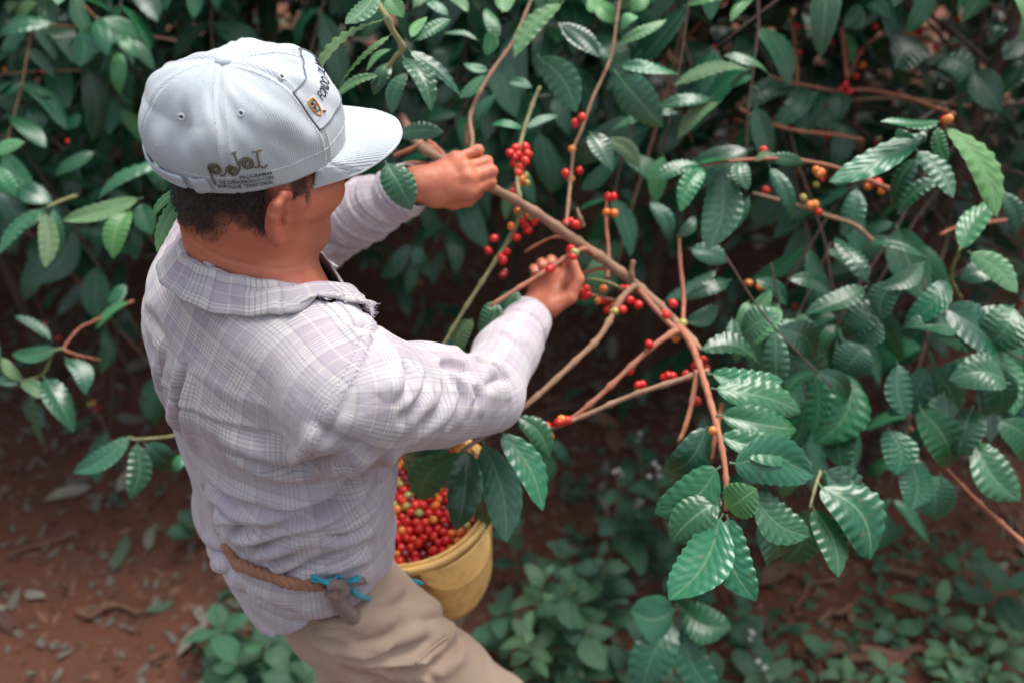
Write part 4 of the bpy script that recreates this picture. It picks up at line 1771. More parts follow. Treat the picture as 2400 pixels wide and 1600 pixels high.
# ------------------------------------------------------------------ bucket
BUCK = P(960, 1160, 1.60)
BA = nrm(np.array([-.10, -.02, 1.0]) + .12 * np.array([-.3, -.5, 0]))     # its axis
BX = nrm(np.cross(BA, ZZ + np.array([0, 1, 0])))
BX = nrm(np.cross(np.array([0, 1.0, 0]), BA))
BY = np.cross(BA, BX)
bucket = thing('bucket', 'yellow plastic bucket of coffee cherries hung on the rope at his waist', 'bucket', BUCK - BA * .24)
RR = .142


def bpt(r, z_, a):
    return BUCK + BA * z_ + r * (BX * math.cos(a) + BY * math.sin(a))


prof = [(.001, -.245), (.085, -.245), (.095, -.240), (.100, -.225), (.118, -.10), (.133, -.012), (.1335, -.008), (.130, -.006), (.127, -.012), (.114, -.10), (.097, -.222), (.001, -.232)]
seg = 56
gb = Geo()
for r, z_ in prof:
    for s in range(seg):
        a = 2 * math.pi * s / seg
        gb.V.append(tuple(bpt(r + .0012 * math.sin(5 * a), z_, a)))
for j in range(len(prof) - 1):
    for s in range(seg):
        k = (s + 1) % seg
        gb.F.append((j * seg + s, j * seg + k, (j + 1) * seg + k, (j + 1) * seg + s))
gb.build('shell', M['bucket_plastic'], bucket)
# rolled rim with a raised double bead
gr = Geo()
for rr_, zz_, tr in ((.1385, -.003, .0052), (.1355, -.016, .0038), (.131, .001, .003)):
    gr.tube([bpt(rr_ + .0015 * math.sin(3 * a), zz_ + .0015 * math.sin(4 * a + 1), a) for a in np.linspace(0, 2 * math.pi, 57)], tr, seg=8, sub=1)
gr.build('rim', M['bucket_plastic'], bucket)
# two grip lips under the rim
def lip(a0):
    g = Geo()
    na, nz_ = 26, 10
    for i in range(na + 1):
        u = i / na * 2 - 1
        a = a0 + u * .47
        h_ = .054 * (1 - abs(u) ** 2.6) ** .7
        for j in range(nz_ + 1):
            t = j / nz_
            zz_ = -.012 - h_ * t
            r = .1335 - .016 * (h_ * t / .12) + (.010 + .020 * t) * (1 - u * u) ** .5
            g.V.append(tuple(bpt(r, zz_, a)))
    for i in range(na):
        for j in range(nz_):
            k = nz_ + 1
            g.F.append((i * k + j, (i + 1) * k + j, (i + 1) * k + j + 1, i * k + j + 1))
    o = g.build('grip_lip', M['bucket_plastic'], bucket)
    mo = o.modifiers.new('wall', 'SOLIDIFY')
    mo.thickness = .003
    return o


av = np.array([(bpt(1, 0, a) - BUCK) @ nrm(P(1062, 1300, 1.55) - BUCK) for a in np.linspace(0, 2 * math.pi, 360)])
A_L = np.linspace(0, 2 * math.pi, 360)[np.argmax(av)]
lip(A_L)
lip(A_L + math.pi)
gm = Geo()
gm.tube([bpt(.1185, -.10, A_L + .05), bpt(.108, -.17, A_L + .05), bpt(.1, -.23, A_L + .05)], .0012, seg=5)
gm.build('mould_seam', M['bucket_plastic'], bucket)
# ------------------------------------------------------------------ coffee cherries
def cherry_mesh(name, m_, seed):
    r = np.random.default_rng(seed)
    V_, F_ = [], []
    nr2, ns2 = 8, 12
    for i in range(nr2 + 1):
        t = math.pi * i / nr2
        for s in range(ns2):
            a = 2 * math.pi * s / ns2
            k = 1 + .03 * math.sin(2 * a + seed)
            z_ = math.cos(t) * 1.13
            if i == 0:
                z_ -= .10                    # little navel at the flower end
            if i == nr2:
                z_ += .05
            V_.append((math.sin(t) * math.cos(a) * k, math.sin(t) * math.sin(a) * k * .96, z_))
    for i in range(nr2):
        for s in range(ns2):
            k = (s + 1) % ns2
            F_.append((i * ns2 + s, (i + 1) * ns2 + s, (i + 1) * ns2 + k, i * ns2 + k))
    nav = len(V_)
    for s in range(8):
        a = 2 * math.pi * s / 8
        V_.append((.17 * math.cos(a), .17 * math.sin(a), 1.12))
    F_.append(tuple(range(nav, nav + 8)))
    me_ = mesh(name, np.array(V_), F_, m_)
    me_.materials.append(M['bark_dark'])
    me_.polygons[len(me_.polygons) - 1].material_index = 1
    return me_


CH = {k: [cherry_mesh('cherry', M['cherry_' + n_], s) for s in (1, 2)] for k, n_ in (('r', 'red'), ('o', 'orange'), ('d', 'dark'), ('g', 'green'))}


def xform(p, x_, y_, z_, sx=1, sy=1, sz=1):
    m_ = Matrix(((x_[0] * sx, y_[0] * sy, z_[0] * sz, p[0]), (x_[1] * sx, y_[1] * sy, z_[1] * sz, p[1]), (x_[2] * sx, y_[2] * sy, z_[2] * sz, p[2]), (0, 0, 0, 1)))
    return m_


def rand_frame(axis, r=RNG):
    z_ = nrm(axis)
    x_ = nrm(np.cross(z_, r.normal(size=3)))
    return x_, np.cross(z_, x_), z_


def cherry(p, axis, kind, parent=None, r=None, name='cherry'):
    r = r or .0068 * RNG.uniform(.92, 1.1)
    x_, y_, z_ = rand_frame(axis)
    return ob(name, CH[kind][RNG.integers(2)], parent, xform(p, x_, y_, z_, r, r, r))


# the heap in the bucket
LBL = {'r': 'ripe red coffee cherry lying in the heap in the yellow bucket', 'o': 'orange half ripe coffee cherry lying in the heap in the yellow bucket',
       'd': 'dark wine red coffee cherry lying in the heap in the yellow bucket', 'g': 'yellow green coffee cherry lying in the heap in the yellow bucket'}
GRP = {'r': 'red cherries in the bucket', 'o': 'orange cherries in the bucket', 'd': 'dark cherries in the bucket', 'g': 'green cherries in the bucket'}
hp = []
R_ = .0073
for layer, (dz, rmax) in enumerate(((-.030, .119), (-.0415, .117))):
    q = []
    step = R_ * 2.02
    for i in range(-12, 13):
        for j in range(-14, 15):
            x_ = (i + (j % 2) * .5) * step + RNG.normal() * .0013 + layer * .007
            y_ = j * step * .87 + RNG.normal() * .0013 + layer * .004
            rr_ = math.hypot(x_, y_)
            if rr_ < rmax:
                q.append((x_, y_, dz + .010 * (1 - (rr_ / .12) ** 2) + .008 * math.sin(x_ * 40 + 1) * math.cos(y_ * 35) + RNG.normal() * .0022))
    hp.append(q)
pts = [BUCK + BX * a + BY * b_ + BA * c_ for a, b_, c_ in hp[0]]
order = np.argsort([-(p @ Fv + .3 * (p @ Rv)) for p in pts])
ncut = 0
lower = list(hp[1])
for n_, k in enumerate(order):
    p = pts[k]
    u = RNG.random()
    kind = 'r' if u < .54 else 'o' if u < .80 else 'd' if u < .93 else 'g'
    if n_ < 290:
        o = cherry(p, RNG.normal(size=3) + np.array([0, 0, .4]), kind, None, R_ * RNG.uniform(.93, 1.1), 'coffee_cherry')
        tag(o, LBL[kind], 'cherry', GRP[kind])
    else:
        lower.append(hp[0][k])
gl = Geo()
ico = CH['d'][0]
iv = np.array([v.co for v in ico.vertices])
iF = [tuple(p.vertices) for p in ico.polygons][:-1]
for a, b_, c_ in lower:
    x_, y_, z_ = rand_frame(RNG.normal(size=3))
    gl.add((BUCK + BX * a + BY * b_ + BA * c_) + (iv @ np.array([x_, y_, z_])) * R_, iF)
tag(gl.build('cherry_heap', M['cherry_dark']), 'deeper cherries filling the yellow bucket below the top layer', 'cherries', kind='stuff')

# ------------------------------------------------------------------ leaves
def leaf_mesh(name, seed, nl=30, nw=4, width=.40, fold=.10, arch=.10, wave=.022, twist=.15, round_=False, side=.0, stalk=.06):
    r = np.random.default_rng(seed)
    V_, F_, U_ = [], [], []
    S_ = np.linspace(0, 1, nl + 1)
    ph = r.random(4) * 6.28
    nwave = r.uniform(7, 10)
    if round_:
        prof_ = np.sin(math.pi * S_ ** .85) ** .75
    else:
        prof_ = (S_ ** .62) * (np.clip(1 - S_, 0, 1) ** .72) / .50
        prof_ = np.where(S_ > .86, prof_ * (1 - .35 * ((S_ - .86) / .14)), prof_)
        prof_ = np.minimum(prof_, 1)
    for i, s in enumerate(S_):
        wd = prof_[i] * width * .5
        tw = twist * (s - .3) * math.sin(ph[0])
        c_, s_ = math.cos(tw), math.sin(tw)
        yb = stalk + (1 - stalk) * s
        zc = arch * 4 * s * (1 - s) * .5 - .015 * s
        xc = side * math.sin(math.pi * s) * .1
        for j in range(-nw, nw + 1):
            t = j / nw
            at = abs(t)
            vein = math.sin(2 * math.pi * (8 * s - 2.3 * at) + .5 * math.sin(9 * s + ph[0]))
            ed = 1 + .035 * math.sin(2 * math.pi * nwave * s + ph[1] + (1 if t > 0 else 0)) * (at > .8)
            x_ = t * wd * ed
            z_ = fold * at * wd * 2 * (.6 + .4 * math.cos(s * 4 + ph[2])) + wave * at ** 2 * prof_[i] * math.sin(2 * math.pi * nwave * s + ph[1] + (1.2 if t > 0 else 0)) \
                + .0022 * prof_[i] * max(0, .5 + .5 * vein) ** .6 * math.sin(math.pi * min(1, at * 1.15)) - .05 * prof_[i] * at ** 3 * (.5 + .5 * math.sin(ph[3]))
            V_.append((xc + x_ * c_ - z_ * s_ * (1 if t else 0), yb, zc + x_ * s_ + z_ * c_))
            U_.append((t, s))
    k = 2 * nw + 1
    for i in range(nl):
        for j in range(2 * nw):
            F_.append((i * k + j, i * k + j + 1, (i + 1) * k + j + 1, (i + 1) * k + j))
    uvl = [U_[a] for f in F_ for a in f]
    # stalk
    if stalk:
        b0 = len(V_)
        for yy, rr_ in ((0, .012), (stalk * .6, .009), (stalk + .12, .006)):
            zc = 0 if yy <= stalk else arch * 2 * .12 * .88
            for a in range(4):
                V_.append((rr_ * math.cos(a * math.pi / 2), yy, zc - .004 + rr_ * math.sin(a * math.pi / 2)))
        for i in range(2):
            for a in range(4):
                b_ = (a + 1) % 4
                F_.append((b0 + i * 4 + a, b0 + i * 4 + b_, b0 + (i + 1) * 4 + b_, b0 + (i + 1) * 4 + a))
                uvl += [(0, .02)] * 4
    me_ = mesh(name, np.array(V_), F_, None, uv=uvl)
    return me_


LEAFG = []
for s in range(12):
    r = np.random.default_rng(100 + s)
    LEAFG.append(dict(seed=s, fold=r.uniform(.0, .26), arch=r.uniform(-.04, .34), wave=r.uniform(.008, .026), twist=r.uniform(-1.3, 1.3), width=.40 * r.uniform(.88, 1.15), side=r.uniform(-1, 1)))
LEAVES = {}


def leafset(key, m_, variants, nl=30, nw=4, **kw):
    out = []
    for v in variants:
        g_ = dict(LEAFG[v])
        g_.update(kw)
        me_ = leaf_mesh('leaf', nl=nl, nw=nw, **g_)
        me_.materials.append(M[m_])
        out.append(me_)
    LEAVES[key] = out


for key, m_ in (('d', 'leaf_dark'), ('m', 'leaf_mid'), ('l', 'leaf_light'), ('p', 'leaf_pale')):
    leafset(key, m_, range(12), 34, 4)
for key, m_ in (('D', 'leaf_dark'), ('M', 'leaf_mid'), ('L', 'leaf_light')):     # lighter meshes for the bushes behind
    leafset(key, m_, range(8), 16, 2)
leafset('S', 'leaf_dark', range(6), 7, 1)
leafset('w', 'weed_green', range(6), 14, 2, width=.52, wave=.012)
leafset('W', 'weed_light', range(6), 14, 2, width=.46, wave=.012)
leafset('b', 'litter_brown', range(6), 12, 2, arch=.02, fold=.3)
leafset('g', 'litter_grey', range(6), 12, 2, arch=.02, fold=.25)
leafset('e', 'litter_green', range(6), 12, 2, arch=.05, fold=.2)
leafset('y', 'far_wall_yellow', range(2), 14, 2)


def leaf_M(b_, t_, nh, wd=None, flip=1):
    y_ = t_ - b_
    L_ = np.linalg.norm(y_)
    y_ = y_ / L_
    z_ = nrm(nh - y_ * (nh @ y_))
    x_ = np.cross(y_, z_)
    sx = (wd / .40 if wd else L_)
    return xform(b_, x_, y_, z_, sx, L_, (L_ + sx) / 2)


def leaf(parent, key, b_, t_, nh, wd=None, var=None, name='leaf'):
    ms = LEAVES[key]
    return ob(name, ms[RNG.integers(len(ms)) if var is None else var % len(ms)], parent, leaf_M(np.asarray(b_), np.asarray(t_), np.asarray(nh, float), wd))


# ------------------------------------------------------------------ coffee trees
TREES = {}


def coffee_tree(key, x_, y_, label):
    TREES[key] = thing('coffee_tree', label, 'coffee tree', (x_, y_, 0), 'coffee trees of the row')
    return TREES[key]


HOLLOW = [(880, 690), (1110, 640), (1450, 700), (1560, 780), (1600, 1000), (1500, 1060), (1260, 960), (1060, 960), (900, 800)]


def inside(px, py, poly):
    c = False
    j = len(poly) - 1
    for i in range(len(poly)):
        xi, yi = poly[i]
        xj, yj = poly[j]
        if (yi > py) != (yj > py) and px < (xj - xi) * (py - yi) / (yj - yi + 1e-9) + xi:
            c = not c
        j = i
    return c


MAN = [(300, 60), (820, 60), (960, 240), (1180, 330), (1180, 460), (1380, 560), (1380, 720), (1240, 900), (1120, 1040), (1190, 1230), (1100, 1420), (1260, 1600), (640, 1600), (470, 1300), (280, 800), (270, 560), (330, 420)]


def bush(key, height, spread, zlo, seed, n_lat=44, keys='DM', cherries=70, lean=(0, 0), dmin=1.5, leaf_len=(.10, .17), keep=None, density=1.0, n_top=0, most=285):
    """grow a coffee tree: stem, arching side branches in crossed pairs, opposite leaves, berries at the inner nodes"""
    e = TREES[key]
    r = np.random.default_rng(seed)
    bx, by = e.location.x, e.location.y
    tr = Geo()
    stem = [np.array([bx + lean[0] * t + .03 * math.sin(5 * t + seed), by + lean[1] * t + .03 * math.cos(4 * t), height * t]) for t in np.linspace(-.02, 1, 9)]
    tr.tube(stem, np.linspace(.026, .008, 9), seg=8, sub=3, knots=.15, kstep=.09)
    tr.build('trunk', M['bark_dark'], e)
    if keep == 'trunk':
        return
    cand, cher = [], []
    az = r.random() * 6.28
    for i in range(n_lat + n_top):
        t = zlo / height + (1 - zlo / height) * ((i // 2 + r.random() * .3) / (n_lat / 2)) ** .85
        if i >= n_lat:
            t = r.uniform(.62, 1)               # denser unseen crown, added to shade the bush interior
        t = min(t, .995)
        p0_ = np.array([np.interp(t, np.linspace(-.02, 1, 9), [s[k] for s in stem]) for k in range(3)])
        if i % 2 == 0:
            az += 1.57 + r.normal() * .35
        a = az + (math.pi if i % 2 else 0) + r.normal() * .2
        L_ = spread * (1.05 - .30 * max(0, (t - .6) / .4) ** 1.5) * r.uniform(.75, 1.12)
        dr = np.array([math.cos(a), math.sin(a), 0])
        rise, drop = r.uniform(.15, .40), r.uniform(.45, .85)

        def pos(q):
            return p0_ + dr * L_ * q * (1 - .12 * q) + ZZ * L_ * (rise * q - drop * q * q)
        qs = np.linspace(0, 1, 7)
        path = [pos(q) + r.normal(size=3) * .006 for q in qs]
        px_, py_, pd_ = proj(np.array(path))
        bad = sum(1 for u, v, d_ in zip(px_, py_, pd_) if d_ < dmin or (d_ < 1.75 and inside(u, v, MAN)) or (d_ < 2.6 and inside(u, v, HOLLOW)))
        if bad >= 2:
            continue
        if bad:
            path = [p for p, u, v, d_ in zip(path, px_, py_, pd_) if not (d_ < dmin or (d_ < 1.75 and inside(u, v, MAN)) or (d_ < 2.6 and inside(u, v, HOLLOW)))]
        if len(path) > 2:
            g = Geo()
            g.tube(path, np.linspace(.0048, .002, len(path)), seg=5, sub=2)
            g.build('branch', M['bark_red' if r.random() < .1 else 'bark' if r.random() < .15 else 'bark_dark'], e)
        nn = max(5, int(L_ / .062))
        for k in range(nn):
            q = (k + .7) / nn
            if q < .22:
                continue
            p = pos(q)
            tg = nrm(pos(min(1, q + .05)) - pos(q - .05))
            sdv = nrm(np.cross(tg, ZZ))
            for sgn in (-1, 1):
                if r.random() > (.93 if q > .4 else .55) * density:
                    continue
                d_ = nrm(sdv * sgn * r.uniform(.6, 1.1) + tg * r.uniform(.3, .9) - ZZ * r.uniform(.05, .85) + r.normal(size=3) * .18)
                ll = r.uniform(*leaf_len) * (.75 if q > .9 else 1)
                nh = nrm(ZZ + dr * .25 + r.normal(size=3) * .28)
                cand.append((p, p + d_ * ll * (.6 if r.random() < .12 else 1), nh, q))
            if q < .75 and r.random() < .30:
                for c_ in range(r.integers(1, 5)):
                    cher.append(p + r.normal(size=3) * .009)
        cand.append((pos(1), pos(1) + nrm(pos(1) - pos(.9) - ZZ * .03) * .09, nrm(ZZ + dr * .5), 1.1))
    if not cand:
        return
    mid = np.array([(a + b_) / 2 for a, b_, _, _ in cand])
    u, v, d_ = proj(mid)
    ok = []
    for i in range(len(cand)):
        if d_[i] < dmin:
            continue
        if inside(u[i], v[i], MAN) and d_[i] < 1.8:
            continue
        if inside(u[i], v[i], HOLLOW) and d_[i] < 2.7:
            continue
        if keep is not None and not keep(u[i], v[i], d_[i]):
            continue
        ok.append(i)
    inview = [(-1 if (-150 < u[i] < 2550 and -150 < v[i] < 1750 and d_[i] > 0) else 0, d_[i], i) for i in ok]
    inview.sort()
    rest = []
    for rank, (iv_, _, i) in enumerate(inview):
        a, b_, nh, q = cand[i]
        key_ = keys[0] if r.random() < .55 else keys[1 % len(keys)]
        if q > 1.0 and r.random() < .6:
            key_ = 'L'
        if rank < most and iv_:
            leaf(e, key_, a, b_, nh, np.linalg.norm(b_ - a) * r.uniform(.38, .52))
        else:
            rest.append((a, b_, nh))
    if rest:
        g = Geo()
        uvs = []
        for a, b_, nh in rest:
            m_ = LEAVES['S'][r.integers(6)]
            Mx = np.array(leaf_M(a, b_, nh))
            vv = np.array([vv_.co for vv_ in m_.vertices]) @ Mx[:3, :3].T + Mx[:3, 3]
            g.add(vv, [tuple(p.vertices) for p in m_.polygons])
            ul = np.zeros(len(m_.loops) * 2, np.float32)
            m_.uv_layers[0].data.foreach_get('uv', ul)
            uvs.append(ul.reshape(-1, 2))
        tag(ob('leaves', mesh('leaves', np.array(g.V), g.F, M['leaf_dark'], uv=np.vstack(uvs)), e), kind='stuff')
    for p in cher[:cherries]:
        uu, vv_, dd = proj(p[None])
        if dd[0] > dmin and not (inside(uu[0], vv_[0], MAN) and dd[0] < 1.8) and not inside(uu[0], vv_[0], HOLLOW):
            cherry(p - ZZ * .008, RNG.normal(size=3) - ZZ, 'rrrodg'[RNG.integers(6)], e, .0064)


coffee_tree('held', .02, 2.75, 'coffee tree with its bare reddish stem pulled down between the man\'s hands')
coffee_tree('right', 1.02, 1.95, 'coffee tree with big glossy leaves filling the right edge beside bare ground')
coffee_tree('rightback', 1.15, 3.0, 'shaded coffee tree with berry twigs behind the glossy right hand tree')
coffee_tree('left', -.78, 2.75, 'dark coffee tree standing behind the man\'s cap')
coffee_tree('leftlow', -1.5, 2.35, 'coffee tree at the left edge with low leafy twigs over red soil')
coffee_tree('middle', .45, 2.35, 'pale leaved coffee tree over the man\'s far hand at the top')
coffee_tree('farleft', -1.75, 3.5, 'most distant coffee tree in the dark upper left corner')
# ---- hero leaves: one line per leaf the photograph shows clearly
def heroes(key, d0, rows, dd=.0, conv=None, up=.85, cam_w=.5):
    e = TREES[key]
    for k, row in enumerate(rows):
        x0, y0, x1, y1, wd, kind = row[:6]
        da = row[6] if len(row) > 6 else RNG.uniform(-.02, .02)
        db = row[7] if len(row) > 7 else RNG.uniform(-.03, .02)
        roll = row[8] if len(row) > 8 else RNG.normal() * .35
        if conv:
            (x0, y0), (x1, y1) = conv(x0, y0), conv(x1, y1)
            wd = wd / conv.s
        else:
            x0, y0, x1, y1, wd = (q * 1.02041 for q in (x0, y0, x1, y1, wd))
        b_, t_ = P(x0, y0, d0 + da), P(x1, y1, d0 + da + db)
        y_ = nrm(t_ - b_)
        nh = nrm(nrm(CAM - b_) * cam_w + ZZ * up)
        nh = nrm(nh + np.cross(y_, nh) * roll)
        ll = np.linalg.norm(t_ - b_)
        leaf(e, kind, b_, t_, nh, wd * d0 / FPX * 1.14)


class Z:
    def __init__(self, ox, oy, s):
        self.ox, self.oy, self.s = ox, oy, s

    def __call__(self, x_, y_):
        return self.ox + x_ / self.s, self.oy + y_ / self.s


Z8 = Z(1500, 200, 2.6133)
Z6 = Z(700, 0, 3.36)
Z7 = Z(1300, 0, 2.1382)
ZK = Z(0, 0, 2.6133)
ZL = Z(0, 600, 3.136)
DSP = lambda pts, d: [D(x_, y_, d + (dd_ if False else 0)) for x_, y_ in pts]


def stem(key, pts, r, m_='bark', d=None, conv=None, knots=.42, name='branch'):
    """pts: (x, y, depth)"""
    q = []
    for x_, y_, dd_ in pts:
        if conv:
            x_, y_ = conv(x_, y_)
            q.append(P(x_, y_, dd_))
        else:
            q.append(D(x_, y_, dd_))
    g = Geo()
    r = [v * (.84 if max(r) < .008 else .95) for v in r]
    g.tube(q, r, seg=8, sub=5, knots=knots, kstep=.042, seed=len(q))
    return g.build(name, M[m_], TREES[key])


# the stem he holds, and its side twigs
stem('held', [(925, 270, 2.1), (940, 300, 1.85), (958, 325, 1.62), (985, 350, 1.50), (1062, 394, 1.488), (1140, 437, 1.492), (1180, 458, 1.51), (1250, 502, 1.535), (1320, 552, 1.555), (1400, 606, 1.57), (1455, 650, 1.575), (1505, 693, 1.56), (1545, 733, 1.54), (1580, 770, 1.515), (1608, 802, 1.49)],
     [.008, .008, .0076, .0074, .0071, .0071, .0076, .0082, .0086, .0082, .0078, .0074, .007, .0062, .0052], 'bark', knots=.26)
stem('held', [(1545, 735, 1.54), (1585, 785, 1.50), (1608, 845, 1.45), (1632, 925, 1.40), (1648, 985, 1.36), (1662, 1050, 1.33), (1668, 1110, 1.31), (1667, 1172, 1.30)], [.0072, .0065, .006, .0056, .0052, .0047, .0042, .0035], 'bark_red')
stem('held', [(1470, 668, 1.56), (1510, 715, 1.535), (1545, 750, 1.52), (1560, 765, 1.515)], [.0055, .005, .005, .004], 'bark_red')
stem('held', [(1458, 655, 1.57), (1425, 690, 1.555), (1380, 770, 1.53), (1322, 828, 1.51), (1232, 910, 1.48), (1130, 990, 1.45), (1062, 1032, 1.43)], [.006, .006, .0056, .0054, .005, .0042, .003], 'bark')
stem('held', [(1556, 757, 1.515), (1500, 795, 1.50), (1440, 850, 1.49), (1370, 915, 1.48), (1310, 962, 1.475), (1250, 992, 1.47)], [.0058, .0055, .005, .0048, .004, .003], 'bark_red')
stem('held', [(1630, 850, 1.45), (1560, 872, 1.46), (1450, 908, 1.47), (1340, 955, 1.47), (1244, 992, 1.465)], [.005, .005, .0047, .0042, .003], 'bark')
stem('held', [(1602, 850, 1.45), (1588, 930, 1.44), (1572, 985, 1.43), (1558, 1015, 1.425)], [.005, .0046, .0042, .0034], 'bark_red')
stem('held', [(1660, 925, 1.41), (1645, 990, 1.40), (1632, 1060, 1.39)], [.0045, .004, .0038], 'bark_red')
stem('held', [(1000, 822, 1.53), (1060, 722, 1.54), (1130, 612, 1.55), (1168, 552, 1.55), (1188, 512, 1.54), (1204, 474, 1.525)], [.0034, .0038, .0042, .0046, .005, .005], 'bark_green')
stem('held', [(1128, 702, 1.48), (1190, 662, 1.493), (1255, 622, 1.505), (1300, 592, 1.52), (1342, 572, 1.54), (1368, 590, 1.56)], [.0032, .0036, .004, .0042, .0042, .004], 'bark_red')
stem('held', [(1060, 392, 1.50), (1085, 335, 1.53), (1080, 268, 1.56), (1105, 205, 1.58), (1140, 150, 1.60), (1180, 92, 1.62), (1222, -5, 1.64)], [.0042, .0042, .004, .004, .0036, .0033, .003], 'bark')
stem('held', [(1080, 268, 1.57), (1074, 300, 1.58), (1072, 335, 1.58)], [.004, .004, .0035], 'bark_red')
stem('held', [(1300, 520, 1.56), (1305, 470, 1.58), (1312, 400, 1.60), (1318, 340, 1.60), (1335, 300, 1.61), (1362, 225, 1.62), (1402, 135, 1.64), (1415, 60, 1.65), (1425, -10, 1.66)], [.0036, .0036, .0034, .0034, .0033, .0033, .003, .003, .0028], 'bark')
stem('held', [(1195, 460, 1.52), (1188, 420, 1.53), (1192, 350, 1.55), (1205, 295, 1.57), (1225, 235, 1.59), (1240, 200, 1.6)], [.0045, .0044, .0042, .004, .0038, .0035], 'bark_green')
stem('held', [(905, 358, 1.54), (940, 345, 1.535), (976, 332, 1.53), (1012, 362, 1.51), (1040, 392, 1.50)], [.0042, .0042, .0045, .005, .005], 'bark_red')
stem('held', [(930, 376, 1.53), (970, 376, 1.515), (1010, 380, 1.50)], [.0042, .0042, .004], 'bark_red')
stem('held', [(985, 325, 1.55), (1015, 352, 1.52), (1040, 385, 1.50)], [.0045, .0045, .004], 'bark_red')
stem('held', [(1458, 652, 1.57), (1450, 628, 1.565), (1455, 598, 1.56)], [.005, .0046, .0045], 'bark')
stem('held', [(1412, 614, 1.57), (1372, 618, 1.575), (1335, 628, 1.58)], [.0038, .0036, .0034], 'bark_red')
stem('held', [(1318, 552, 1.56), (1275, 545, 1.59), (1235, 562, 1.61), (1205, 580, 1.62)], [.003, .0028, .0026, .0022], 'bark_red')
stem('held', [(1460, 668, 1.58), (1420, 690, 1.59), (1375, 682, 1.60), (1338, 672, 1.61)], [.0036, .0034, .003, .0026], 'bark_red')
stem('held', [(1440, 672, 1.58), (1412, 655, 1.60), (1380, 645, 1.61), (1350, 640, 1.62)], [.003, .0028, .0025, .002], 'bark_green')
stem('held', [(1395, 640, 1.62), (1398, 580, 1.65), (1392, 510, 1.66), (1394, 450, 1.66)], [.0035, .0035, .0035, .003], 'bark_red')
stem('held', [(1568, 745, 1.55), (1570, 680, 1.58), (1562, 600, 1.60), (1560, 540, 1.62)], [.0042, .004, .0038, .0034], 'bark_red')
stem('held', [(1340, 520, 1.55), (1332, 500, 1.54), (1325, 478, 1.54)], [.005, .0035, .002], 'bark')
# hanging tip of the held stem
heroes('held', 1.30, [
    (1661, 1178, 1536, 1376, 118, 'm', 0, -.035, .25), (1668, 1180, 1737, 1380, 106, 'm', 0, -.03, .15),
    (1656, 1070, 1503, 1178, 108, 'm', .02, .01, -.35), (1655, 1146, 1538, 1246, 92, 'm', .015, .0, -.1),
    (1675, 1062, 1872, 1092, 118, 'd', .02, .04, .55), (1668, 1172, 1738, 1122, 92, 'l', .0, -.02, .5),
    (1645, 1000, 1842, 1038, 96, 'm', .05, .02, .1), (1645, 952, 1832, 985, 100, 'm', .07, .03, .2), (1633, 890, 1842, 945, 98, 'm', .10, .03, .1),
    (1625, 858, 1800, 872, 84, 'm', .13, .02, .2), (1604, 800, 1748, 838, 86, 'd', .16, .02, -.3),
    (1628, 978, 1526, 1085, 98, 'd', .07, .03, -.6), (1722, 1128, 1862, 1230, 112, 'd', .06, .0, .15), (1745, 1190, 1765, 1296, 110, 'd', .12, .05, .0),
    (1660, 1140, 1600, 1195, 60, 'm', .05, .02, 0)])
stem('held', [(1885, 1082, 1.46), (1876, 1106, 1.44), (1868, 1135, 1.43), (1860, 1166, 1.42)], [.003, .0028, .0026, .0022], 'bark_green')
heroes('held', 1.42, [
    (1888, 1080, 2022, 1172, 96, 'd', .02, .03, .2), (1880, 1108, 2003, 1284, 138, 'm', 0, -.02, -.15), (1866, 1160, 1928, 1325, 78, 'm', 0, -.03, -.2),
    (1862, 1166, 1800, 1290, 90, 'd', .10, .04, .3), (1890, 1075, 1985, 1210, 110, 'd', .08, .05, .1), (1870, 1060, 1800, 1110, 60, 'd', .04, .03, 0)])
# leaves over the bucket
heroes('held', 1.43, [
    (1072, 1022, 1048, 1218, 90, 'd', 0, -.02, .1), (1108, 1008, 1162, 1245, 88, 'd', 0, -.03, .35), (1150, 985, 1248, 1172, 78, 'm', 0, -.02, -.2),
    (1185, 950, 1262, 1052, 62, 'm', .02, .0, .1), (1062, 1032, 962, 1150, 118, 'd', .06, .05, -1.1), (1040, 1028, 915, 1040, 100, 'd', .08, .05, -1.0), (1085, 1035, 1105, 1225, 80, 'd', .08, .05, .6)])
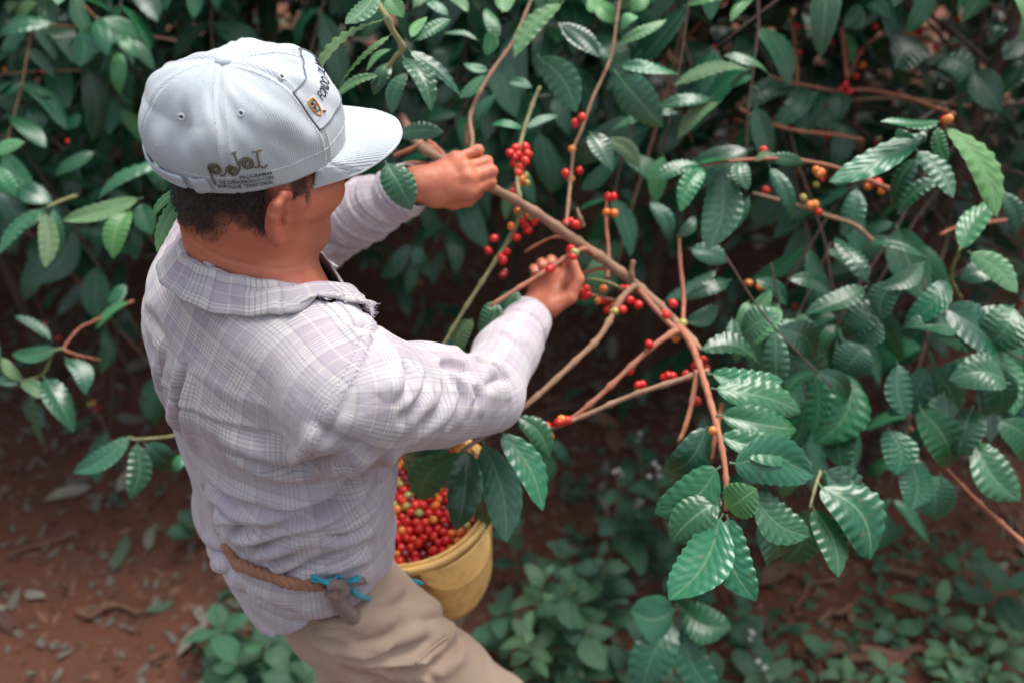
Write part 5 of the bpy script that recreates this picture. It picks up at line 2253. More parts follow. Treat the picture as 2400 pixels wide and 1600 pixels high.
# right-hand tree, upper cluster
heroes('right', 1.50, [
    (1850, 222, 1475, 218, 135, 'm', 0, -.01, .4), (1862, 228, 2192, 805, 215, 'p', 0, -.04, -.25), (1815, 250, 1885, 470, 130, 'm', .02, 0, -.2), (1760, 280, 1160, 585, 190, 'm', .02, -.02, .15),
    (1690, 388, 1922, 690, 150, 'm', -.01, -.03, 0), (1700, 430, 1535, 755, 210, 'd', .05, .03, .9), (1865, 560, 1575, 795, 150, 'd', .07, .02, .2), (1575, 260, 1622, 446, 115, 'm', .02, .01, .3),
    (1300, 520, 1155, 590, 90, 'm', .03, 0, -.4), (1740, 270, 1690, 380, 60, 'm', .02, 0, 0)], conv=Z8)
heroes('right', 1.60, [
    (1950, 1015, 2205, 690, 160, 'm', 0, .02, -.1), (2010, 1015, 2315, 1272, 160, 'l', -.02, -.02, .25), (1752, 1050, 1395, 965, 110, 'm', 0, .02, .3), (1745, 1085, 1470, 1248, 140, 'm', .02, -.02, -.4),
    (1900, 1180, 1618, 1495, 220, 'd', .04, .0, .2), (1400, 1215, 1195, 925, 165, 'd', .02, .06, .2), (1392, 1230, 1008, 1405, 180, 'm', .0, -.02, .1), (1480, 1310, 1236, 1535, 210, 'd', .04, .02, .1),
    (680, 1560, 805, 1250, 105, 'l', .0, .02, .3), (1015, 1445, 800, 1660, 200, 'd', .02, 0, 0), (2180, 1150, 1960, 1180, 150, 'd', .08, 0, 0), (1850, 1400, 2050, 1640, 190, 'd', .06, 0, .2), (2000, 1400, 2360, 1560, 200, 'd', .06, 0, -.2),
    (900, 1180, 1180, 1290, 140, 'd', .1, .02, .2), (700, 1180, 900, 1350, 120, 'd', .1, 0, .2), (560, 1420, 640, 1660, 110, 'm', 0, -.02, .2), (2200, 640, 2310, 900, 130, 'd', .1, 0, .3)], conv=Z8)
stem('right', [(1960, 1300, 1.72), (1905, 1180, 1.66), (1945, 1040, 1.62), (1960, 1000, 1.60)], [.0045, .004, .0036, .003], 'bark_green', conv=Z8)
stem('right', [(2360, 830, 1.9), (2250, 826, 1.85), (1950, 870, 1.8), (1840, 915, 1.78)], [.004, .004, .0036, .003], 'bark_red', conv=Z8)
stem('right', [(1430, 960, 1.75), (1360, 890, 1.75), (1290, 845, 1.76), (1150, 800, 1.77), (970, 735, 1.78), (800, 690, 1.79), (690, 660, 1.8)], [.0048, .0046, .0044, .0042, .004, .0038, .003], 'bark', conv=Z8)
stem('right', [(1540, 640, 1.68), (1400, 580, 1.66), (1200, 505, 1.66), (1010, 465, 1.66), (880, 452, 1.64), (760, 450, 1.62), (600, 462, 1.60), (490, 472, 1.59), (390, 495, 1.58)], [.0046, .0044, .0042, .004, .0038, .0036, .0034, .003, .0025], 'bark_red', conv=Z8)
heroes('right', 1.585, [
    (380, 480, 85, 575, 105, 'm', 0, -.01, .2), (600, 445, 360, 470, 100, 'm', 0, .0, 1.1), (395, 490, 248, 775, 150, 'm', 0, -.03, -.35), (505, 490, 415, 1010, 235, 'd', .01, -.02, .15), (610, 462, 660, 640, 150, 'm', 0, -.02, -.2),
    (345, 800, 232, 935, 90, 'm', .02, .0, -.3), (790, 490, 935, 815, 115, 'd', .04, 0, .3), (700, 470, 820, 420, 60, 'p', .02, 0, 0), (770, 440, 1010, 480, 90, 'm', .05, 0, .4)], conv=Z8)
heroes('right', 1.70, [
    (560, 1190, 276, 1312, 125, 'd', 0, -.02, 0), (480, 1125, 150, 1315, 120, 'd', .05, 0, .3), (485, 1350, 285, 1450, 110, 'd', .0, 0, -.3), (300, 1000, 540, 1080, 150, 'd', .06, 0, .2), (60, 700, 180, 960, 130, 'd', .1, 0, 0),
    (1330, 620, 1230, 930, 160, 'd', .08, 0, .2), (850, 1330, 700, 1480, 130, 'd', .02, 0, .1)], conv=Z8)
# lower right curtain of leaves
heroes('right', 1.62, [
    (2070, 640, 2025, 735, 80, 'm'), (2195, 745, 2080, 750, 105, 'd'), (2160, 700, 2310, 820, 110, 'd'), (2250, 820, 2295, 955, 90, 'd'), (2320, 880, 2180, 870, 100, 'd'), (1800, 740, 1850, 830, 80, 'd'),
    (1960, 850, 1870, 1020, 115, 'm'), (1890, 850, 1800, 920, 80, 'm'), (1990, 790, 1930, 870, 90, 'd'), (2060, 830, 2085, 960, 90, 'd'), (2170, 900, 2140, 1010, 90, 'd'), (2235, 930, 2200, 1050, 95, 'd'), (2110, 930, 2180, 1075, 95, 'm'),
    (2160, 1085, 2150, 1195, 85, 'd'), (2090, 1050, 2095, 1170, 90, 'd'), (2230, 1010, 2345, 1150, 110, 'm'), (2290, 960, 2360, 1060, 100, 'd'), (1960, 960, 1940, 1080, 90, 'd'), (2040, 980, 2060, 1090, 80, 'd'),
    (2260, 1120, 2310, 1150, 70, 'd'), (1700, 770, 1790, 720, 80, 'm'), (1720, 690, 1690, 780, 60, 'l'), (1790, 700, 1735, 790, 60, 'l'), (2330, 700, 2250, 800, 110, 'd'), (2000, 700, 1940, 780, 110, 'd')])
stem('right', [(2090, 980, 1.75), (2150, 1050, 1.70), (2210, 1115, 1.66), (2260, 1165, 1.62), (2310, 1210, 1.60), (2400, 1290, 1.58)], [.003, .0035, .004, .0046, .005, .005], 'bark_red')
# upper middle
heroes('middle', 1.30, [
    (700, 130, 88, 645, 160, 'p', 0, -.02, .7), (735, 262, 320, 660, 95, 'p', .02, -.02, .5), (612, -60, 365, 185, 190, 'l', -.01, -.03, .2), (700, -40, 820, 140, 150, 'l', .03, 0, .2)], conv=Z6)
stem('middle', [(560, -60, 1.36), (690, 130, 1.345), (740, 240, 1.35), (820, 375, 1.37), (760, 450, 1.385), (705, 530, 1.40)], [.006, .0055, .0052, .005, .004, .003], 'bark_green', conv=Z6)
heroes('middle', 1.40, [
    (820, 440, 1045, 875, 195, 'd', 0, -.03, -.1), (860, 385, 1285, 760, 150, 'd', .01, 0, -.3), (645, 585, 280, 765, 105, 'l', 0, 0, 0), (720, 480, 590, 750, 170, 'd', .03, 0, .2), (730, 380, 530, 560, 90, 'l', 0, 0, .3),
    (900, 330, 1200, 150, 110, 'm', .03, .02, .2), (880, 300, 1010, 130, 100, 'l', .02, .02, -.1), (860, 560, 730, 900, 170, 'd', .06, 0, .2)], conv=Z6)
heroes('middle', 1.56, [
    (760, 1062, 1138, 1040, 155, 'd', -.10, -.02, .1), (2085, 10, 1695, 450, 215, 'l', 0, -.02, .2), (2060, 175, 2370, 450, 160, 'd', .02, 0, .1), (1880, 430, 2185, 885, 260, 'd', .02, -.02, .6), (1480, 580, 1262, 770, 130, 'm', 0, 0, .3),
    (1500, 560, 1300, 500, 100, 'm', .02, 0, -.1), (1775, 1010, 1515, 985, 105, 'm', 0, 0, .2), (1785, 1012, 2048, 905, 75, 'm', 0, .02, .3), (1600, 100, 1700, -60, 160, 'l', .03, .02, 0), (1500, 240, 1480, 440, 130, 'm', .04, 0, .3), (1560, 330, 1480, 60, 140, 'm', .06, .03, .2),
    (1560, 730, 1380, 1040, 180, 'd', .10, .02, .5), (1420, 320, 1140, 260, 90, 'm', .05, 0, .3), (1650, 650, 1840, 690, 90, 'm', .05, 0, .3), (1040, 210, 860, 260, 90, 'm', .06, 0, .1), (1180, 130, 1000, -40, 130, 'm', .05, .02, .2),
    (1340, 100, 1180, -20, 110, 'l', .05, .02, 0), (900, 60, 1060, -40, 130, 'l', .04, .02, .1)], conv=Z6)
heroes('middle', 1.62, [
    (292, 300, 20, 110, 110, 'd', 0, 0, .2), (312, 330, 625, 372, 82, 'm', 0, 0, .1), (295, 350, 542, 640, 190, 'm', .01, -.02, .8), (312, 228, 562, 98, 72, 'l', 0, 0, .2), (330, 150, 420, 85, 75, 'l', 0, 0, 0),
    (985, 345, 600, 425, 120, 'p', .05, 0, .3), (1085, 380, 850, 275, 80, 'm', .06, 0, .5), (800, 490, 505, 545, 95, 'm', .05, 0, 0), (835, 505, 615, 695, 110, 'p', .05, 0, .3), (980, 360, 880, 450, 110, 'm', .06, 0, .4), (175, 660, 292, 860, 125, 'd', -.02, -.02, -.2),
    (250, 690, 430, 840, 100, 'p', .06, 0, .2), (640, 560, 280, 650, 90, 'm', .08, 0, .1), (640, 30, 1010, -20, 70, 'l', .04, 0, .3), (1000, -10, 880, 110, 70, 'l', .04, -.02, .2), (300, 120, 210, 10, 110, 'l', .05, 0, 0), (380, 60, 470, -20, 110, 'l', .05, 0, 0), (260, 60, 180, -30, 110, 'l', .05, 0, .1)], conv=Z7)
stem('rightback', [(2000, 575, 1.80), (1900, 540, 1.9), (1780, 495, 1.98), (1600, 455, 2.02), (1500, 450, 2.03), (1400, 455, 2.03), (1280, 432, 2.02), (1180, 415, 2.0), (1090, 385, 1.97)], [.005, .005, .0048, .0046, .0044, .0042, .004, .0036, .003], 'bark_red', conv=Z7)
stem('rightback', [(1215, 415, 2.03), (1210, 300, 2.06), (1195, 160, 2.08), (1180, 60, 2.1)], [.005, .005, .0045, .004], 'bark_red', conv=Z7)
stem('rightback', [(1465, 390, 2.05), (1450, 250, 2.08), (1435, 140, 2.1)], [.005, .006, .006], 'bark_red', conv=Z7)
stem('rightback', [(930, 550, 1.9), (1040, 600, 1.92), (1130, 635, 1.93), (1240, 660, 1.94), (1400, 675, 1.95), (1540, 700, 1.95)], [.0035, .004, .004, .0042, .0042, .004], 'bark_red', conv=Z7)
stem('rightback', [(2070, 700, 2.1), (2010, 520, 2.15), (2090, 330, 2.2), (2130, 150, 2.25), (2150, 0, 2.3)], [.012, .011, .010, .009, .008], 'bark_dark', conv=Z7)
heroes('rightback', 2.0, [
    (1280, 430, 1090, 650, 130, 'd'), (1330, 440, 1240, 690, 130, 'd'), (1200, 430, 960, 540, 140, 'd'), (1420, 450, 1400, 620, 110, 'd'), (1700, 340, 1880, 240, 200, 'd'), (2090, 340, 2240, 560, 160, 'd'), (1700, 100, 1560, 30, 120, 'm'), (1540, 20, 1450, 140, 100, 'm'),
    (2240, 110, 2180, 220, 90, 'd'), (1900, 300, 2090, 420, 180, 'd'), (2352, 290, 2200, 480, 140, 'd'), (2352, 100, 2250, 300, 120, 'd')], conv=Z7)
# left side
heroes('left', 1.78, [
    (875, 1212, 378, 1352, 135, 'p', 0, 0, -.3), (800, 1272, 690, 1585, 160, 'l', 0, -.03, 0), (1010, 985, 595, 1222, 130, 'm', .03, 0, .2), (900, 960, 1010, 1180, 160, 'm', .06, 0, .2), (860, 1240, 930, 1440, 130, 'm', .06, 0, .1),
    (590, 930, 330, 1080, 170, 'd', .2, 0, .2), (110, 1150, 320, 1240, 150, 'd', .15, 0, .2)], conv=ZK)
heroes('left', 1.07, [(1150, 1130, 925, 1345, 100, 'l', .02, 0, .3), (1165, 1150, 960, 1548, 115, 'l', 0, -.04, .1)], conv=ZK)
heroes('leftlow', 1.75, [
    (275, 1270, -10, 1560, 125, 'm', .02, -.03, .2), (270, 1290, 275, 1640, 112, 'p', 0, -.03, 0), (325, 1270, 375, 1580, 90, 'm', .02, 0, .2), (260, 1280, 130, 1400, 100, 'm', .04, 0, .1), (-60, 1010, 100, 1210, 130, 'm', .02, 0, .1), (-60, 950, 150, 870, 90, 'l', .02, 0, .2)], conv=ZK)
stem('leftlow', [(470, 1200, 1.9), (380, 1230, 1.84), (290, 1270, 1.78)], [.0042, .004, .003], 'bark_green', conv=ZK)
stem('left', [(1080, 250, 2.05), (880, 215, 2.03), (700, 190, 2.02), (590, 185, 2.0), (450, 165, 1.98), (300, 155, 1.95), (40, 130, 1.9)], [.004, .004, .0038, .0038, .0036, .0032, .003], 'bark', conv=ZK)
stem('left', [(500, 430, 2.05), (380, 432, 2.03), (270, 430, 2.02), (120, 445, 2.0), (-40, 460, 1.98)], [.0035, .0035, .0034, .003, .003], 'bark', conv=ZK)
heroes('left', 1.95, [
    (340, 140, -20, 225, 160, 'm', -.05, 0, .1), (490, 185, 490, 405, 160, 'm', 0, 0, .4), (755, 212, 550, 350, 90, 'm', 0, 0, .2), (740, 218, 845, 355, 95, 'm', 0, 0, -.1), (240, 20, 100, 110, 120, 'p', 0, 0, .2), (110, 10, 40, 80, 90, 'p', 0, 0, .2), (140, 520, -10, 590, 110, 'm', .02, 0, .2),
    (330, 580, 110, 620, 90, 'm', .04, 0, .2), (210, 640, 190, 820, 130, 'd', .05, 0, -.3), (500, 700, 390, 790, 110, 'm', .1, 0, 0), (450, 130, 350, 60, 100, 'd', .05, 0, 0)], conv=ZK)
# twigs low on the left, over the soil
stem('leftlow', [(980, 330, 1.9), (830, 400, 1.86), (690, 480, 1.83), (600, 520, 1.82), (530, 590, 1.81), (470, 680, 1.80), (530, 712, 1.80), (620, 738, 1.81), (740, 765, 1.83)], [.0032, .0032, .0032, .0032, .0032, .003, .0028, .0024, .002], 'bark_red', conv=ZL)
stem('leftlow', [(470, 680, 1.80), (400, 700, 1.80), (330, 850, 1.81), (250, 900, 1.82), (60, 930, 1.84), (-80, 940, 1.86)], [.003, .0028, .003, .003, .003, .003], 'bark_green', conv=ZL)
heroes('leftlow', 1.80, [
    (430, 680, 85, 722, 135, 'd', 0, -.01, -.4), (480, 740, 630, 1015, 175, 'd', 0, -.02, -.3), (320, 880, 540, 1295, 200, 'd', 0, -.04, -.35), (250, 960, 325, 1405, 135, 'd', .03, .02, 1.2), (165, 925, 15, 745, 105, 'p', 0, 0, .2), (150, 920, 315, 1045, 110, 'l', -.01, -.02, .1),
    (385, 625, 105, 440, 110, 'd', .02, 0, .3), (-20, 900, 150, 925, 90, 'm', 0, 0, .2), (960, 330, 700, 535, 90, 'l', .04, 0, .2), (940, 220, 780, 330, 170, 'm', .08, 0, .1), (-40, 560, 60, 950, 130, 'd', .02, 0, 1.0)], conv=ZL)
stem('leftlow', [(1400, 1300, 1.7), (1200, 1330, 1.72), (1000, 1345, 1.73), (940, 1330, 1.73)], [.003, .003, .0028, .0024], 'bark_green', conv=ZL)
heroes('leftlow', 1.72, [(975, 1320, 535, 1590, 185, 'd', 0, -.02, -.3), (1010, 1360, 960, 1775, 175, 'd', -.01, -.03, -.3), (1060, 1370, 1280, 1560, 230, 'd', .03, .02, 1.0), (1380, 1450, 1270, 1580, 130, 'm', .03, 0, .2)], conv=ZL)
heroes('held', 1.50, [(1142, 690, 1100, 765, 75, 'm', 0, 0, .1), (1190, 664, 1150, 742, 70, 'd', .02, 0, .3), (1085, 730, 1055, 805, 62, 'p', .05, 0, .1), (1068, 760, 1015, 800, 55, 'd', .06, 0, 0)])
heroes('held', 1.385, [(884, 370, 946, 482, 78, 'd', 0, -.01, .2)])
# yellow leaf shapes standing in for the bucket's far wall between leaves
heroes('held', 1.62, [(975, 1005, 940, 1068, 42, 'y', 0, 0, .1), (1040, 1000, 1050, 1030, 60, 'y', 0, 0, .1)])

# cherries along the held stem and the twigs around it
def berries(key, d, txt, r=.0068):
    for it in txt.split():
        q = it.split(',')
        k = q[2] if len(q) > 2 else 'r'
        cherry(D(float(q[0]), float(q[1]), d + RNG.normal() * .004), RNG.normal(size=3) - ZZ * .4, k, TREES[key], r * RNG.uniform(.93, 1.1))


berries('held', 1.54, '1185,340 1207,338 1172,352 1190,356 1213,354 1180,376 1206,370 1195,386 1192,398 1188,426 1180,441 1205,404,g 1209,420,g 1198,412,o 1183,362 1200,362')
berries('held', 1.545, '1208,491 1189,485,o 1200,506 1206,516 1226,508 1212,528 1186,545 1174,520,o 1197,498,d 1218,497,g')
berries('held', 1.55, '1135,548 1122,575 1150,590 1164,578 1160,626,d 1155,632,d 1155,598')
berries('held', 1.505, '1311,573 1316,589 1262,618 1320,580,g')
berries('held', 1.58, '1213,655 1240,650 1216,662,d')
berries('held', 1.60, '1335,670 1346,664 1341,681 1375,690,o 1386,664,o 1389,691 1411,700,o 1430,664 1441,664 1396,711 1350,676')
berries('held', 1.545, '1430,711 1466,700 1411,716,g 1448,690')
berries('held', 1.53, '1546,697 1526,720 1531,724 1555,765,g 1552,775,o 1568,742,g')
berries('held', 1.49, '1491,790 1446,851 1600,920 1608,835 1616,826 1596,841 1621,846 1466,885 1476,882 1526,866 1536,862 1546,863 1576,860 1612,850,o')
berries('held', 1.465, '1250,985,o 1263,1000,o 1245,991,o 1256,978 1301,965 1282,970 1290,962,o')
berries('held', 1.60, '1336,270 1321,283 1314,343,o 1299,398 1331,392 1311,412,o 1396,452 1409,452 1393,488,o 1411,490,o')
berries('held', 1.57, '1310,510 1321,516 1300,513 1329,516')
berries('held', 1.35, '1636,988,o', .006)
berries('rightback', 2.02, '1941,194 1931,206 1951,210 1938,214 1946,202,d')
berries('right', 1.64, '1754,345 1759,437 1886,396,o 1880,400,o 1875,392,o')
berries('right', 1.68, '1990,414 2001,424 2016,419 2024,440,o 1993,428,o')
berries('right', 1.77, '1880,487 1860,472,o 1872,470,o 1845,455,g 1720,650,o 1745,660,o')
berries('rightback', 2.2, '2285,140 2292,156 2279,160 2105,50 2100,75 2115,72 2140,35 2200,45 1745,285 1690,275,d 2090,66 2128,8', .0075)
berries('right', 1.5, '2178,274,o 2170,276')
berries('rightback', 2.15, '1830,60 1836,120 1975,120 1980,150,o 1965,175 2120,20 2215,120 2240,90,d 2010,60 1560,150,d 1640,110 2150,110 2205,215 2060,215,d 1800,250 1860,300,o 1900,310', .0072)
stem('rightback', [(2300, 190, 2.22), (2240, 112, 2.18), (2150, 100, 2.16), (2060, 74, 2.15), (1975, 122, 2.15), (1900, 310, 2.14)], [.004, .0036, .0034, .0032, .003, .0026], 'bark_red')
stem('rightback', [(2240, 112, 2.18), (2140, 35, 2.2), (2120, 20, 2.2), (2090, -20, 2.2)], [.0034, .003, .003, .0028], 'bark_red')
stem('rightback', [(1830, 190, 2.1), (1800, 250, 2.12), (1745, 285, 2.14), (1690, 275, 2.15)], [.0032, .003, .0028, .0024], 'bark_red')
berries('left', 2.0, '155,325 98,165 10,160,o', .005)

# drooping outer sprays of the right-hand tree, low over the ground
r = np.random.default_rng(314)
e = TREES['right']
for k in range(30):
    a0_ = np.array([r.uniform(.30, 1.0), r.uniform(1.22, 1.62), r.uniform(.98, 1.28)])
    u_, v_, d_ = (q[0] for q in proj(a0_[None]))
    if not (1730 < u_ < 2420 and 700 < v_ < 1190):
        continue
    ax_ = nrm(np.array([r.normal() * .5, -.55, -.55 + .2 * r.normal()]))
    tip_ = a0_ + ax_ * .15
    Geo().tube([a0_ - ax_ * .10 + ZZ * .03, a0_, tip_], [.0018, .0018, .0014], seg=5).build('branch', M['bark_dark'], e)
    for q_, sg in ((.15, 1), (.15, -1), (.75, 1), (.75, -1)):
        p_ = a0_ * (1 - q_) + tip_ * q_
        sd2 = nrm(np.cross(ax_, ZZ)) * sg
        dd_ = nrm(sd2 * r.uniform(.5, .9) + ax_ * .6 - ZZ * r.uniform(.3, .9))
        ll = r.uniform(.09, .14)
        leaf(e, 'dm'[r.integers(2)], p_, p_ + dd_ * ll, nrm(ZZ + np.array([0, -.6, 0]) + r.normal(size=3) * .25), ll * r.uniform(.42, .54))

# ---- the rest of each tree
MAIN = lambda a, b_: (lambda u, v, d: True)
def upper_gap(u, v, d):
    """the bush is open and dark inside towards the upper right"""
    return not (1480 < u < 2400 and -50 < v < 760 and d < 2.55 and RNG.random() < .72)


def left_gap(u, v, d):
    """open soil under the bush on the left"""
    return not (-200 < u < 480 and v > 640 + 60 * math.sin(u / 70) and RNG.random() < .86)


bush('right', 2.1, .80, .55, 21, 60, 'DM', 40, most=170, dmin=1.66, leaf_len=(.12, .18), keep=upper_gap)
bush('rightback', 2.7, 1.05, .45, 22, 100, 'DD', 90, dmin=1.95, keep=upper_gap, n_top=70, leaf_len=(.12, .18))
bush('middle', 2.25, .85, 1.05, 23, 60, 'DM', 50, dmin=1.66, keep=upper_gap, n_top=20, leaf_len=(.11, .17))
bush('held', 2.7, 1.05, .85, 24, 110, 'DD', 60, dmin=1.85, keep=upper_gap, n_top=80)
bush('left', 2.6, 1.05, .40, 25, 100, 'DM', 40, dmin=1.80, n_top=70, keep=left_gap)
bush('leftlow', 2.3, .95, .50, 26, 70, 'DM', 30, dmin=1.80, n_top=30, keep=left_gap)
bush('farleft', 2.6, 1.1, .3, 27, 100, 'DD', 30, dmin=1.9, n_top=50, keep=left_gap)
# the next row behind: reads as one dark mass
g = Geo()
uvs = []
r = np.random.default_rng(77)
lv = [np.array([v.co for v in m_.vertices]) for m_ in LEAVES['S'][:4]]
lf = [[tuple(p.vertices) for p in m_.polygons] for m_ in LEAVES['S'][:4]]
lu = []
for m_ in LEAVES['S'][:4]:
    ul = np.zeros(len(m_.loops) * 2, np.float32)
    m_.uv_layers[0].data.foreach_get('uv', ul)
    lu.append(ul.reshape(-1, 2))
for k in range(13000):
    x_ = r.uniform(-4.6, 4.6)
    row = 3.9 + .5 * r.normal() + .1 * abs(x_)
    p = np.array([x_, row, r.uniform(.05, 2.15)])
    if x_ < -1.9 or x_ > 2.1:
        p[1] -= r.uniform(0, 1.6)
    d_ = nrm(r.normal(size=3) * [1, 1, .4] - ZZ * .5)
    v_ = r.integers(4)
    Mx = np.array(leaf_M(p, p + d_ * r.uniform(.11, .17), nrm(ZZ + r.normal(size=3) * .35)))
    g.add(lv[v_] @ Mx[:3, :3].T + Mx[:3, 3], lf[v_])
    uvs.append(lu[v_])
tag(ob('background_foliage', mesh('background_foliage', np.array(g.V), g.F, M['leaf_dark'], uv=np.vstack(uvs))), 'dark mass of coffee bushes in the next row behind', 'foliage', kind='stuff')

# unseen row behind the camera, added to cut the light from there
g = Geo()
uvs = []
for k in range(7000):
    x_ = r.uniform(-4.5, 4.5)
    p = np.array([x_, -1.75 + .32 * r.normal() + .06 * abs(x_), r.uniform(.1, 2.5)])
    if p[1] > -.9:
        continue
    d_ = nrm(r.normal(size=3) * [1, 1, .4] - ZZ * .5)
    v_ = r.integers(4)
    Mx = np.array(leaf_M(p, p + d_ * r.uniform(.11, .17), nrm(ZZ + r.normal(size=3) * .35)))
    g.add(lv[v_] @ Mx[:3, :3].T + Mx[:3, 3], lf[v_])
    uvs.append(lu[v_])
tag(ob('foliage', mesh('foliage', np.array(g.V), g.F, M['leaf_dark'], uv=np.vstack(uvs))), 'unseen coffee bushes added behind the camera to dim the lane', 'foliage', kind='stuff')
# ------------------------------------------------------------------ ground
def gz_(x_, y_):
    p = np.stack([np.atleast_1d(x_), np.atleast_1d(y_), np.zeros_like(np.atleast_1d(x_))], 1)
    return noise3(p, 2.6, 41) * .022 + noise3(p, 9, 42) * .010 + noise3(p, 30, 43) * .0035


xs = np.unique(np.r_[np.linspace(-40, -3, 16), np.linspace(-3, 3, 240), np.linspace(3, 40, 16)])
ys = np.unique(np.r_[np.linspace(-30, -.6, 12), np.linspace(-.6, 5.2, 240), np.linspace(5.2, 60, 16)])
gx, gy = np.meshgrid(xs, ys, indexing='ij')
gv = np.stack([gx.ravel(), gy.ravel(), gz_(gx.ravel(), gy.ravel())], 1)
ny = len(ys)
gi = np.arange(len(xs) - 1)[:, None] * ny + np.arange(ny - 1)[None]
gf_ = np.stack([gi, gi + ny, gi + ny + 1, gi + 1], -1).reshape(-1, 4)
tag(ob('ground', mesh('ground', gv, gf_, M['soil'])), 'red brown bare soil strewn with leaf litter', 'ground', kind='structure')


def on_ground(px, py, z_=0):
    k = FW + RT * (px - 1200) / FPX - UPV * (py - 800) / FPX
    t = (CAM[2] - z_) / -k[2]
    return CAM + k * t


# litter nobody could count
g = Geo()
for k in range(16000):
    x_, y_ = r.uniform(-3, 3), r.uniform(.3, 5)
    if x_ < -.4 and y_ < 2.6 and r.random() < .3:
        continue
    z_ = gz_(x_, y_)[0] + .002
    a = r.random() * 6.28
    l_, w_ = r.uniform(.006, .034), r.uniform(.003, .013)
    d_ = np.array([math.cos(a), math.sin(a), r.normal() * .3])
    s_ = nrm(np.array([-d_[1], d_[0], r.normal() * .4])) * w_
    c_ = np.array([x_, y_, z_])
    g.add([c_ - d_ * l_, c_ + s_ + ZZ * .003, c_ + d_ * l_, c_ - s_ + ZZ * .004 * r.random()], [(0, 1, 2, 3)])
tag(g.build('leaf_litter', M['wood_litter'], smooth=False), 'small brown leaf and bark litter over the soil', 'litter', kind='stuff')
g = Geo()
for k in range(1800):
    x_, y_ = r.uniform(-2.4, 2.4), r.uniform(.4, 4)
    s_ = r.uniform(.003, .014)
    z_ = gz_(x_, y_)[0] + s_ * .3
    q = np.array([[1, 0, 0], [-1, 0, 0], [0, 1, 0], [0, -1, 0], [0, 0, .8], [0, 0, -.8]]) * s_ * r.uniform(.6, 1.3, (6, 1))
    g.add(np.array([x_, y_, z_]) + q, [(0, 2, 4), (2, 1, 4), (1, 3, 4), (3, 0, 4), (2, 0, 5), (1, 2, 5), (3, 1, 5), (0, 3, 5)])
tag(g.build('soil_crumbs', M['soil']), 'crumbs of red soil', 'soil', kind='stuff')
g = Geo()
for k in range(2200):
    x_, y_ = (r.uniform(-2.2, -.3), r.uniform(.6, 3)) if k < 1100 else (r.uniform(-.3, 2.2), r.uniform(1, 3))
    l_, w_ = r.uniform(.008, .03), r.uniform(.005, .014)
    a = r.random() * 6.28
    d_ = np.array([math.cos(a), math.sin(a), r.normal() * .25])
    s_ = nrm(np.array([-d_[1], d_[0], r.normal() * .4])) * w_
    c_ = np.array([x_, y_, gz_(x_, y_)[0] + .006])
    g.add([c_ - d_ * l_, c_ - d_ * l_ * .2 + s_, c_ + d_ * l_, c_ + d_ * l_ * .1 - s_, c_ + ZZ * .005], [(0, 4, 1), (1, 4, 2), (2, 4, 3), (3, 4, 0)])
tag(g.build('grey_litter', M['litter_chip'], smooth=False), 'grey scraps of old leaves over the soil', 'litter', kind='stuff')
# twigs and sticks on the ground
TW = [((2010, 1330), (2230, 1355), .010, 'thick dead stick lying under the right hand tree'), ((1830, 1400), (1930, 1330), .007, 'thin bent stick leaning out of the shade beneath the hanging tip'),
      ((1880, 1440), (1975, 1375), .008, 'short broken stick beside the bent one on the brown litter'), ((1950, 1500), (2160, 1530), .012, 'mossy brown stick lying across the litter behind the seedlings'),
      ((2070, 1250), (2180, 1210), .006, 'curved thin twig far under the right hand tree'), ((1880, 1560), (1830, 1490), .008, 'reddish stick end at the bottom edge by the litter'),
      ((180, 1430), (330, 1400), .008, 'dark crooked stick on the red soil left of the man'), ((40, 1290), (190, 1240), .005, 'thin pale twig on the open soil at the left edge'), ((1290, 1240), (1420, 1180), .006, 'dry twig in the brown shade right of the bucket')]
for (a, b_), (c_, d_), rr_, lb in TW:
    p0_, p1_ = on_ground(a * 1.02, b_ * 1.02), on_ground(c_ * 1.02, d_ * 1.02)
    pts = []
    for t in np.linspace(0, 1, 5):
        q = p0_ * (1 - t) + p1_ * t + r.normal(size=3) * .012
        q[2] = gz_(q[0], q[1])[0] + rr_ + .004 + abs(r.normal()) * .006
        pts.append(q)
    g = Geo()
    g.tube(pts, [rr_, rr_ * .95, rr_ * .9, rr_ * .8, rr_ * .6], seg=7, sub=4, knots=.2, kstep=.07)
    tag(g.build('stick', M['wood_litter']), lb, 'stick')


# ------------------------------------------------------------------ weeds
def weed(px, py, h_, label, key='w', n_=5, ll=.07, seed=0, flowers=0, lean=None, broad=.52, grp='weeds growing on the ground'):
    """stem with opposite pairs of soft leaves, tallest leaf rosette at (px, py)"""
    r = np.random.default_rng(seed + 500)
    top = on_ground(px * 1.02041, py * 1.02041, h_)
    base = top + np.array([r.normal() * .02, .02 + r.normal() * .02, -h_])
    base[2] = gz_(base[0], base[1])[0]
    e = thing('weed', label, 'weed', base, grp)
    st = [base, base * .6 + top * .4 + r.normal(size=3) * .008, base * .25 + top * .75 + r.normal(size=3) * .006, top]
    Geo().tube(st, [.0035, .003, .0026, .002], seg=6).build('stem', M['bark_green'], e)
    p, _ = catmull(st, [1] * 4, 8)
    a = r.random() * 6.28
    for k in range(n_):
        t = 1 - k / n_ * .8
        q = p[int(t * (len(p) - 1))]
        a += 1.57 + r.normal() * .3
        for s in (0, math.pi):
            if r.random() < .08:
                continue
            l_ = ll * r.uniform(.75, 1.15) * (.6 if k == 0 else 1.0)
            d_ = np.array([math.cos(a + s), math.sin(a + s), (.55 if k == 0 else r.uniform(-.25, .35))])
            leaf(e, key, q, q + nrm(d_) * l_, nrm(ZZ + r.normal(size=3) * .2 - d_ * .1), l_ * broad)
    for k in range(flowers):
        q = top + r.normal(size=3) * .010 + ZZ * .004
        x_, y_, z_ = rand_frame(ZZ)
        ob('flower', FLW, e, xform(q, x_, y_, z_, .006, .006, .005))
    return e


